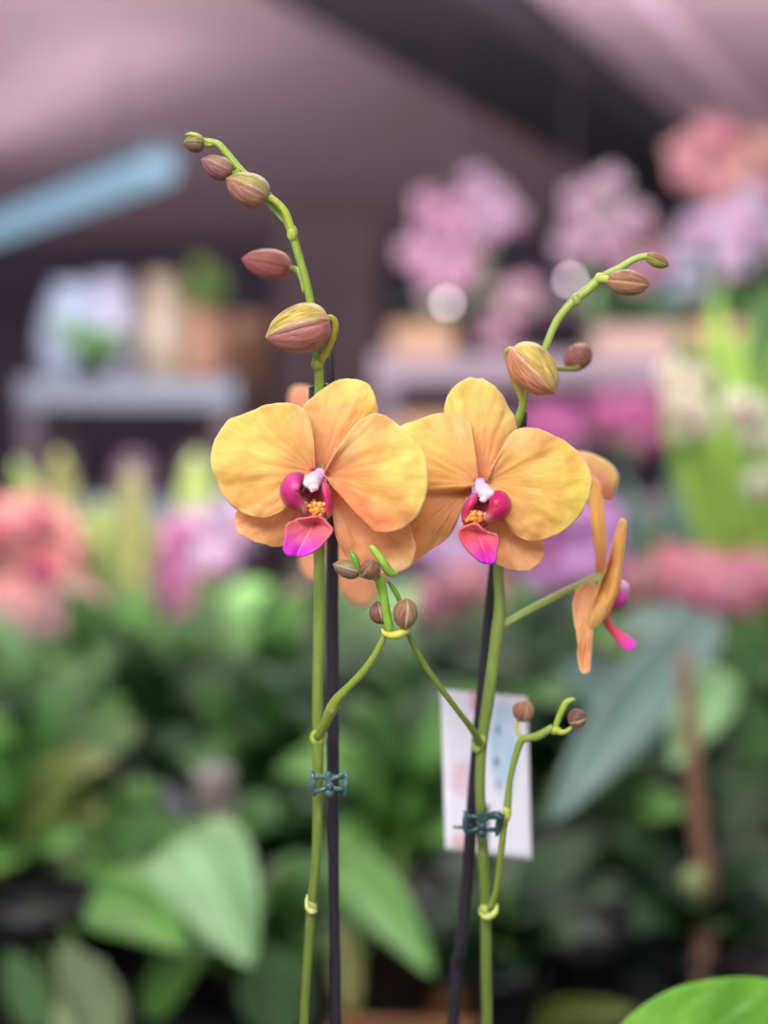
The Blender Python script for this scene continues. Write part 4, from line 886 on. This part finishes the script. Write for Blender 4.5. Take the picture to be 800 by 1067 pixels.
# left rack contents
def vase(px, Y, zs, r, h, mat, label, prof=None, group=None, name='vase'):
    x = at(px, 0, Y).x; pr = prof or [(.6, 0), (.85, .1), (1, .45), (.8, .78), (.55, .9), (.62, 1), (.55, 1), (.48, .9), (.6, .6), (.05, .3)]
    o = MB().lathe((x, Y, zs), [(a*r, b*h) for a, b in pr], 28).build(name, mat, None, smooth=True, origin=(x, Y, zs)); tag(o, label, 'vase', group); return o
vase(72, 4.6, ZC, .10, .28, mat_plain('pale_blue_glaze', (130, 140, 158), .3, .1, 12), 'pale blue-grey vase at the left end of the left rack')
vase(112, 4.65, ZC, .09, .30, mat_plain('lilac_glaze', (137, 136, 153), .3, .1, 12), 'taller lilac-grey vase next to the pale blue one')
vase(165, 4.55, ZC, .075, .30, mat_plain('cream_glaze', (124, 112, 98), .4, .1, 12), 'cream vase in the middle of the left rack')
M_cop = mat_plain('copper_clay', (118, 84, 66), .7, .15, 20)
vase(205, 4.6, ZC, .085, .21, M_cop, 'rust brown urn on the left rack, nearest the cream vase', group='brown urns')
pot((at(240, 0, 5.15).x, 5.15, .95+.85), .13, .45, M_cop, 'large terracotta tub on a stand right of the left rack', flare=.7)
st = empty('plant_stand', (at(240, 0, 5.15).x, 5.15, 0), 'dark stand carrying the large terracotta tub', 'stand')
MB().lathe((at(240, 0, 5.15).x, 5.15, 1.31), [(.13, 0), (.14, .01), (.14, .03), (.13, .04)], 28).build('stand_top', M_rack, st, smooth=True)
for a in range(3):
    q_ = 2*math.pi*a/3+.5; X = at(240, 0, 5.15).x; MB().tube([(X+.1*math.cos(q_), 5.15+.1*math.sin(q_), 1.31, .012), (X+.14*math.cos(q_), 5.15+.14*math.sin(q_), 0, .012)], 8, 1).build('leg', M_rack, st, smooth=True)
vase(135, 4.55, ZD, .06, .12, mat_plain('mauve_clay', (103, 82, 94), .6, .1, 12), 'mauve jar on the lower left shelf, below the blue-grey plank')
vase(200, 4.55, ZD, .06, .13, mat_plain('plum_clay', (81, 68, 79), .6, .1, 12), 'plum-grey jar on the lower left shelf, right of the mauve jar')

def bush(label, c, n, L, w, keys, potm=None, potr=.06, poth=.12, zs=None, cat='plant', name='foliage_plant', spread=.8, shape='oval', upw=.7, seed=0, group=None, tips=None, facing=None, stuffn=0):
    """potted plant: pot foot at c (x, y, z); n leaves about L long"""
    c = free(c, potr); r = random.Random(seed+hash_s(label)); e = empty(name, c, label, cat, group); c = Vector(c)
    pr = [(potr*.75, 0), (potr*.78, .004), (potr*.95, poth*.8), (potr*1.04, poth*.82), (potr*1.04, poth), (potr*.93, poth), (potr*.9, poth*.88), (.001, poth*.9)]
    MB().lathe(c, pr, 24).build('pot', potm or M_black_pot, e, smooth=True)
    top = c+Vector((0, 0, poth*.9))
    for i in range(n):
        a = i*2.39996+r.uniform(-.3, .3); el = r.uniform(.15, 1)*upw*1.3; l = L*r.uniform(.65, 1.15)
        st_ = top+Vector((math.cos(a)*.01, math.sin(a)*.01, r.uniform(0, .10)*upw))
        tip = st_+Vector((math.cos(a)*math.cos(el)*spread, math.sin(a)*math.cos(el)*spread, math.sin(el)))*l
        mat = LM(r.choice(keys)); f = facing or (r.uniform(-.5, .5), -.7, 1)
        leaf(e, st_, tip, w*r.uniform(.8, 1.2), mat, arch=l*r.uniform(.15, .4), shape=shape, face=f, nl=8, nw=4)
    b = MB(); b.tube([(*top, .006), (*(top+Vector((0, 0, .06))), .005), (*(top+Vector((.004, 0, .11*upw+.02))), .003)], 8, 3); b.build('stem', M_stem_bg, e, smooth=True)
    return e
def hash_s(s): return sum((i+1)*ord(ch) for i, ch in enumerate(s)) % 9973
def feat(label, c, leaves, potm=None, potr=.06, poth=.12, cat='plant', name='foliage_plant', face=(0, -1, .6), k=1.25):
    """plant with placed leaves: (bx, by, Yb, tx, ty, Yt, width px, key, shape)"""
    if c[1] < 1.9:
        k_ = k; c = (c[0]*k_, c[1]*k_, c[2]); leaves = [(a, b_, d*k_, t_, u_, v_*k_, *r_) for a, b_, d, t_, u_, v_, *r_ in leaves]
    c = free(c, potr)
    e = empty(name, c, label, cat); c = Vector(c)
    pr = [(potr*.75, 0), (potr*.78, .004), (potr*.95, poth*.8), (potr*1.04, poth*.82), (potr*1.04, poth), (potr*.93, poth), (potr*.9, poth*.88), (.001, poth*.9)]
    MB().lathe(c, pr, 24).build('pot', potm or M_black_pot, e, smooth=True); top = c+Vector((0, 0, poth*.9))
    for (bx, by, Yb, tx, ty, Yt_, wp, key, shp) in leaves:
        b0, t0 = at(bx, by, Yb), at(tx, ty, Yt_); o = leaf(e, b0, t0, pw(wp, (Yb+Yt_)/2), LM(key), shape=shp, arch=.015, face=face)
        m_ = (top+b0)/2+Vector((0, .0, .03)); s_ = MB(); s_.tube([(*top, .0025), (*m_, .0025), (*b0, .002)], 6, 4); s_.build('leaf_stalk', M_stem_bg, o, smooth=True)
    return e
def G(px, Y): return (at(px, 0, Y).x, Y, TZ)

# small plants on left rack
bush('bright green plant on the left rack in front of the pale blue vases', (at(88, 0, 4.45).x, 4.47, ZC), 16, .13, .05, ['bright', 'mid'], poth=.06, upw=.5)
bush('small green plant on the left rack beside the brown urn', (at(195, 0, 4.5).x, 4.78, ZC), 12, .17, .04, ['mid', 'olive'], poth=.18, upw=1.0)

# mid-distance flowers behind the foliage on the bench
bg_orchid('coral-pink orchid at the left edge above the bench foliage', 20, 2.3, TZ, cloud(22, 585, 58, 46, 12, 21), (212, 148, 146), col2=(206, 112, 96), size=.085, stems=3)
bg_orchid('pale pink orchid low at the left edge', 50, 2.2, TZ, cloud(46, 640, 44, 26, 6, 22), (226, 176, 176), size=.07, stems=2)
bg_orchid('bright pink orchid at left with blooms hanging in a narrow column', 186, 2.2, TZ, cloud(187, 596, 15, 46, 9, 23), (236, 150, 204), size=.045, stems=1)
bg_orchid('lilac orchid behind the left flower', 225, 2.6, TZ, cloud(225, 560, 50, 26, 8, 24), (142, 118, 144), size=.08, stems=2)
bg_orchid('lilac-pink orchid directly behind the two right-hand flowers', 590, 2.4, TZ, cloud(590, 570, 46, 38, 11, 25), (220, 160, 226), size=.085, stems=3)
bg_orchid('pale lilac orchid between the left and right flowers', 480, 2.5, TZ, cloud(468, 560, 46, 34, 9, 26), (196, 168, 206), size=.08, stems=2)
bg_orchid('dusty rose orchid below the lilac ones at centre', 470, 2.3, TZ, cloud(480, 622, 62, 20, 9, 27), (206, 144, 156), size=.065, stems=2)
bg_orchid('salmon-pink orchid with a broad low row of blooms at right', 735, 1.92, TZ, cloud(735, 610, 62, 20, 16, 28), (232, 150, 170), size=.07, stems=3)
bg_orchid('faint pink orchid below the salmon-pink row', 690, 2.3, TZ, cloud(690, 650, 34, 22, 5, 29), (200, 140, 150), size=.06, stems=1)
bg_orchid('peach orchid at the right edge beside the blue-grey leaves', 795, 2.1, TZ, cloud(790, 690, 16, 34, 4, 30), (206, 156, 130), size=.06, stems=1)
bg_orchid('pale pink orchid at the lower right edge', 782, 1.75, TZ, cloud(784, 970, 16, 26, 4, 31), (232, 180, 196), size=.05, stems=1, nleaf=3)
bg_orchid('small white orchid among the dark leaves at lower left', 172, 1.75, TZ, [(166, 832), (178, 842)], (206, 206, 222), size=.045, nleaf=3)
bg_orchid('white and cream orchid beside the small white one at lower left', 228, 1.7, TZ, [(222, 812), (228, 838), (236, 850)], (206, 204, 196), size=.045, nleaf=3)
bg_orchid('muted rose orchid deep behind the left stem', 300, 2.6, TZ, cloud(305, 640, 40, 26, 6, 33), (180, 130, 130), size=.07, stems=1)

# yellow-green strap plants
feat('yellow-green plant with pale upright leaves at left behind the coral orchid', G(70, 2.6), [(70, 640, 2.6, 18, 480, 2.55, 34, 'olive', 'strap'), (75, 640, 2.6, 62, 470, 2.5, 36, 'yellow', 'strap'), (80, 640, 2.6, 110, 520, 2.6, 34, 'olive', 'strap'), (62, 630, 2.6, 40, 520, 2.6, 34, 'yellow', 'strap')])
feat('cream-yellow leaved plant left of the left flower', G(135, 2.5), [(135, 660, 2.5, 138, 488, 2.45, 38, 'yellow', 'strap'), (140, 660, 2.5, 165, 540, 2.5, 22, 'olive', 'strap'), (130, 660, 2.5, 110, 560, 2.5, 26, 'mid', 'strap')])
feat('olive plant half hidden behind the left flower', G(205, 2.8), [(205, 640, 2.8, 205, 470, 2.8, 40, 'olive', 'strap'), (212, 640, 2.8, 240, 500, 2.8, 26, 'mid', 'strap')])
lime = []
for i, (tx, ty, w) in enumerate([(705, 330, 34), (745, 300, 36), (770, 340, 36), (792, 300, 38), (728, 420, 34), (690, 430, 26), (712, 380, 26), (735, 345, 30), (762, 400, 30), (785, 330, 32), (812, 350, 32), (830, 420, 30), (748, 470, 28), (775, 520, 30), (720, 480, 26), (800, 470, 30)]):
    lime.append((775+R.uniform(-14, 14), 680, 2.1, tx, ty, 2.1+R.uniform(-.12, .12), w, 'lime' if i % 3 else 'bright', 'strap'))
feat('tall lime green plant with long upright leaves at the right edge', G(780, 2.1), lime, potr=.08, poth=.13)
bg_orchid('creamy white orchid in front of the lime leaves', 716, 1.8, TZ, [(706, 396), (722, 404), (714, 425), (770, 425), (722, 440)], (244, 242, 214), size=.055, nleaf=4)
bg_orchid('white orchid at the right edge among the lime leaves', 788, 1.8, TZ, [(792, 505), (786, 432), (790, 455)], (232, 240, 206), size=.05, nleaf=3)
feat('grey-green plant with blurred leaves right of the turned flower', G(700, 2.4), [(700, 680, 2.4, 650, 500, 2.4, 34, 'blue', 'strap'), (705, 680, 2.4, 700, 480, 2.4, 40, 'blue', 'oval'), (715, 680, 2.4, 730, 560, 2.3, 36, 'greygreen', 'oval'), (700, 680, 2.4, 668, 540, 2.4, 30, 'mid', 'oval')])

# featured leaves in the lower part
feat('plant with two large heart-shaped leaves at lower left', G(190, 1.32), [(188, 875, 1.18, 262, 1008, 1.08, 118, 'greygreen', 'heart'), (96, 935, 1.14, 196, 992, 1.06, 74, 'bright', 'heart'), (290, 1080, 1.2, 284, 985, 1.12, 80, 'greygreen', 'oval'), (150, 1060, 1.2, 215, 1000, 1.12, 50, 'bright', 'oval'), (120, 900, 1.3, 180, 850, 1.3, 50, 'mid', 'oval'), (250, 870, 1.3, 290, 840, 1.3, 44, 'mid', 'oval')], k=1.17)
feat('pale cream-green leaved plant in the bottom left corner', G(60, 1.2), [(118, 1090, 1.1, 62, 985, 1.05, 62, 'pale', 'oval'), (60, 1100, 1.12, 108, 1000, 1.1, 40, 'pale', 'oval'), (40, 1080, 1.15, 10, 990, 1.1, 46, 'greygreen', 'oval')])
feat('bright green leaved plant between the two orchid stems', G(405, 1.35), [(352, 900, 1.28, 452, 1018, 1.18, 66, 'bright', 'heart'), (340, 880, 1.3, 372, 1010, 1.25, 40, 'mid', 'oval'), (440, 860, 1.5, 400, 790, 1.4, 70, 'mid', 'oval'), (455, 900, 1.5, 440, 820, 1.5, 50, 'dark', 'oval'), (366, 1060, 1.2, 352, 960, 1.2, 34, 'yellow', 'oval')], k=1.12)
feat('plant with long blue-grey leaves slanting down from the right', G(740, 1.7), [(750, 640, 1.6, 568, 862, 1.35, 78, 'blue', 'oval'), (700, 790, 1.5, 580, 690, 1.5, 60, 'blue', 'oval'), (735, 650, 1.6, 640, 660, 1.6, 40, 'blue', 'oval'), (760, 700, 1.5, 700, 800, 1.4, 60, 'greygreen', 'oval'), (660, 860, 1.5, 712, 850, 1.4, 64, 'bright', 'heart'), (790, 720, 1.5, 760, 660, 1.5, 46, 'mid', 'oval'), (800, 800, 1.5, 770, 730, 1.5, 50, 'mid', 'oval')], k=1.06)
feat('plant with pale and olive leaves at the lower left edge', G(20, 1.5), [(50, 900, 1.4, 5, 830, 1.4, 60, 'greygreen', 'oval'), (40, 880, 1.4, 70, 815, 1.4, 54, 'pale', 'oval'), (60, 930, 1.35, 8, 905, 1.3, 46, 'olive', 'oval'), (40, 960, 1.3, 10, 990, 1.3, 40, 'blue', 'oval'), (70, 990, 1.3, 30, 950, 1.25, 40, 'yellow', 'oval')])
feat('low yellow-green leaf spreading over the bench at bottom centre', G(600, 1.25), [(520, 1075, 1.2, 668, 1056, 1.1, 34, 'olive', 'oval'), (560, 1100, 1.2, 640, 1070, 1.15, 36, 'yellow', 'oval')], poth=.06)
# dark green pot with dark foliage
YG = 1.62; xg = at(625, 0, YG).x; zg = at(0, 968, YG).z
bush('dark leafy plant in a green pot at lower right', (xg, YG, TZ), 26, .16, .055, ['deep', 'dark', 'dark'], potm=M_green_pot, potr=pw(62, YG), poth=max(.05, zg-TZ), upw=.8)
# brown cane with a node
cn = empty('bamboo_cane', G(735, 1.5), 'brown cane with a green node standing in front of the blue-grey leaves', 'cane')
MB().tube([(*at(738, 0, 1.5).xy, TZ, .009), (*at(737, 940, 1.5), .009), (*at(727, 860, 1.5), .0085), (*at(716, 720, 1.5), .007), (*at(712, 680, 1.5), .006)], 12, 4).build('cane_shaft', mat_plain('cane_brown', (140, 104, 84), .6, .2, 60), cn, smooth=True)
MB().blob(at(722, 920, 1.485), (.012, .012, .016), None, 14, 10).build('node', mat_plain('node_green', (140, 158, 100), .6, .1, 60), cn, smooth=True)
pot((at(722, 0, 1.72).x, 1.72, TZ+.09), .045, .09, mat_plain('salmon_clay', (206, 130, 112), .7, .1, 40), 'small salmon clay pot at lower right beside the green pot')
pot((at(785, 0, 1.85).x, 1.85, at(0, 820, 1.85).z), .06, at(0, 820, 1.85).z-TZ, mat_plain('grey_violet_glaze', (136, 134, 148), .5, .1, 30), 'grey-violet tall pot at the right edge behind the cane', name='planter')
b = MB(); wb0, wb1 = at(345, 0, 1.36).x, at(500, 0, 1.36).x
crate_z = at(0, 1050, 1.36).z
tr = empty('wooden_tray', ((wb0+wb1)/2, 1.36, TZ), 'light wooden tray edge behind the stems at the bottom', 'tray')
MB().box(((wb0+wb1)/2, 1.33, (TZ+crate_z)/2+.0), (wb1-wb0, .014, crate_z-TZ), rz=-.12).build('front_board', M_wood, tr)
MB().box(((wb0+wb1)/2, 1.5, (TZ+crate_z)/2-.0175), (wb1-wb0, .014, crate_z-TZ-.035), rz=-.12).build('back_board', M_wood, tr)
MB().box(((wb0+wb1)/2, 1.415, TZ+.005), (wb1-wb0-.02, .15, .01), rz=-.12).build('base_board', M_wood, tr)

# ---------------- fill of leafy plants in rows on the bench
rows = [
 (1.62, [(300, ['mid', 'bright', 'dark'], 'low green plant just left of the left stem near the bottom edge'), (10, ['mid', 'olive', 'bright'], 'green plant in the lower left corner behind the pale leaves'), (430, ['mid', 'dark'], 'low green plant right of the left stake near the bottom edge'), (140, ['bright', 'mid', 'dark'], 'fresh green plant filling in below the two heart-shaped leaves')]),
 (1.80, [(120, ['mid', 'dark'], 'dark green leafy plant above the two heart-shaped leaves at lower left'), (270, ['dark', 'mid'], 'dark leafy plant just left of the left stem, at clip height'), (400, ['dark', 'mid', 'deep'], 'green leafy plant between the stems, level with the teal clip'), (520, ['deep', 'dark'], 'very dark leafy plant behind the white tag')]),
 (2.02, [(30, ['mid', 'dark', 'greygreen'], 'leafy plant at the left edge under the pale pink orchid'), (110, ['bright', 'bright', 'dark', 'mid'], 'leafy plant with bright patches below the yellow-green leaves'), (215, ['dark', 'blue', 'bright', 'mid'], 'bluish dark leafy plant below the bright pink orchid'), (300, ['dark', 'mid'], 'dark leafy plant left of the left spike\'s side branch'), (400, ['dark', 'mid', 'mid'], 'leafy plant seen through the fork of the two side branches'), (570, ['dark', 'mid', 'deep'], 'dark leafy plant to the right of the white tag\'s top'), (660, ['dark', 'mid', 'greygreen'], 'leafy plant below the side-on flower')]),
 (2.38, [(0, ['mid', 'dark'], 'dark foliage behind the coral-pink orchid'), (130, ['mid', 'dark', 'bright'], 'leafy plant between the coral and bright pink orchids'), (250, ['mid', 'bright', 'dark'], 'fresh green plant just under the left flower\'s lower sepal'), (380, ['mid', 'greygreen', 'dark'], 'soft green plant behind the bud cluster'), (450, ['mid', 'dark'], 'green plant right of the bud cluster under the rose orchid'), (560, ['mid', 'greygreen', 'bright'], 'green plant just behind the pale flower stalk at right'), (660, ['mid', 'dark'], 'dark green plant between the lilac and salmon orchids'), (760, ['mid', 'bright'], 'green plant under the salmon-pink row of blooms')]),
]
for Yr, items in rows:
    for px, keys, lab in items:
        bush(lab, G(px, Yr), 26, .15 if Yr < 1.8 else .17, .06, keys, potr=.055, poth=.10 if Yr < 1.8 else .13, upw=.85 if Yr < 2.2 else .95, spread=.95)

for px, Yq, keys, lab in [(75, 1.62, ['bright', 'mid'], 'low bushy plant at the bottom edge between the pale corner leaves and the heart leaves'), (235, 1.68, ['greygreen', 'mid', 'bright'], 'low soft green plant at the bottom edge under the heart leaves'),
                          (325, 1.60, ['mid', 'bright'], 'low green plant at the bottom edge behind the left stem'), (455, 1.55, ['deep', 'dark'], 'low dark plant at the bottom behind the slanting stake'), (560, 1.62, ['deep', 'dark'], 'low dark plant left of the green pot')]:
    bush(lab, G(px, Yq), 22, .11, .05, keys, potr=.04, poth=.055, upw=.55, spread=1)
# ================================================================== LIGHT
w = bpy.data.worlds.new('World'); bpy.context.scene.world = w; w.use_nodes = True
bgn = w.node_tree.nodes['Background']; bgn.inputs['Color'].default_value = (.93, .92, 1.0, 1); bgn.inputs['Strength'].default_value = 1.0
def area(name, loc, tgt, sx, sy, power, col=(1, 1, 1)):
    l = bpy.data.lights.new(name, 'AREA'); l.shape = 'RECTANGLE'; l.size = sx; l.size_y = sy; l.energy = power; l.color = col
    o = bpy.data.objects.new(name, l); C.objects.link(o); o.location = loc
    o.rotation_euler = (Vector(tgt)-Vector(loc)).to_track_quat('-Z', 'Y').to_euler(); return o
area('fill_front', (-.4, -.5, 2.42), (0, .6, 1.35), 1.4, .5, 50, (1, .97, .96))  # added fill from above and behind the camera, no fitting there
area('fill_over', (-.3, 1.4, 2.44), (-.3, 1.4, 0), 1.8, .5, 30, (1, .98, .95))  # added fill above the bench, out of view and without a fitting
area('ceiling_fill_left', (-.7, 2.0, 2.12), (-1.2, 5.2, 2.5), 1.6, .25, 150, (1, .95, .97))  # unseen lamp added to brighten the left of the ceiling
area('ceiling_fill_right', (.9, 2.4, 2.12), (1.8, 5.0, 2.5), 1.2, .25, 70, (1, .95, .97))  # its added counterpart, brightens the right of the ceiling
sl = area('strip_ceiling_fill', (cc.x, cc.y, hz+.08), (cc.x, cc.y+.001, 3), dd.length*.9, .12, 3, (1, .93, .97))  # added upward light above the strip fitting, lifts the ceiling around it
sl.rotation_euler = (math.pi, 0, ang)
area('fill_mid', (.2, 3.0, 2.44), (.2, 3.1, 0), 2.6, .5, 12, (1, .96, .98))  # added fill in front of the racks, no lamp modelled

cam = bpy.data.cameras.new('Camera'); co = bpy.data.objects.new('Camera', cam); C.objects.link(co)
co.location = CAM; co.rotation_euler = (math.radians(90)-PITCH, 0, 0)
cam.sensor_fit = 'HORIZONTAL'; cam.sensor_width = 36; cam.lens = F/W*36; cam.clip_start = .05; cam.clip_end = 60
cam.dof.use_dof = True; cam.dof.focus_distance = .598; cam.dof.aperture_fstop = 4.5
sc = bpy.context.scene; sc.camera = co
sc.view_settings.view_transform = 'Standard'; sc.view_settings.look = 'None'; sc.view_settings.gamma = 1; sc.view_settings.use_curve_mapping = False
sc.view_settings.exposure = 0.0
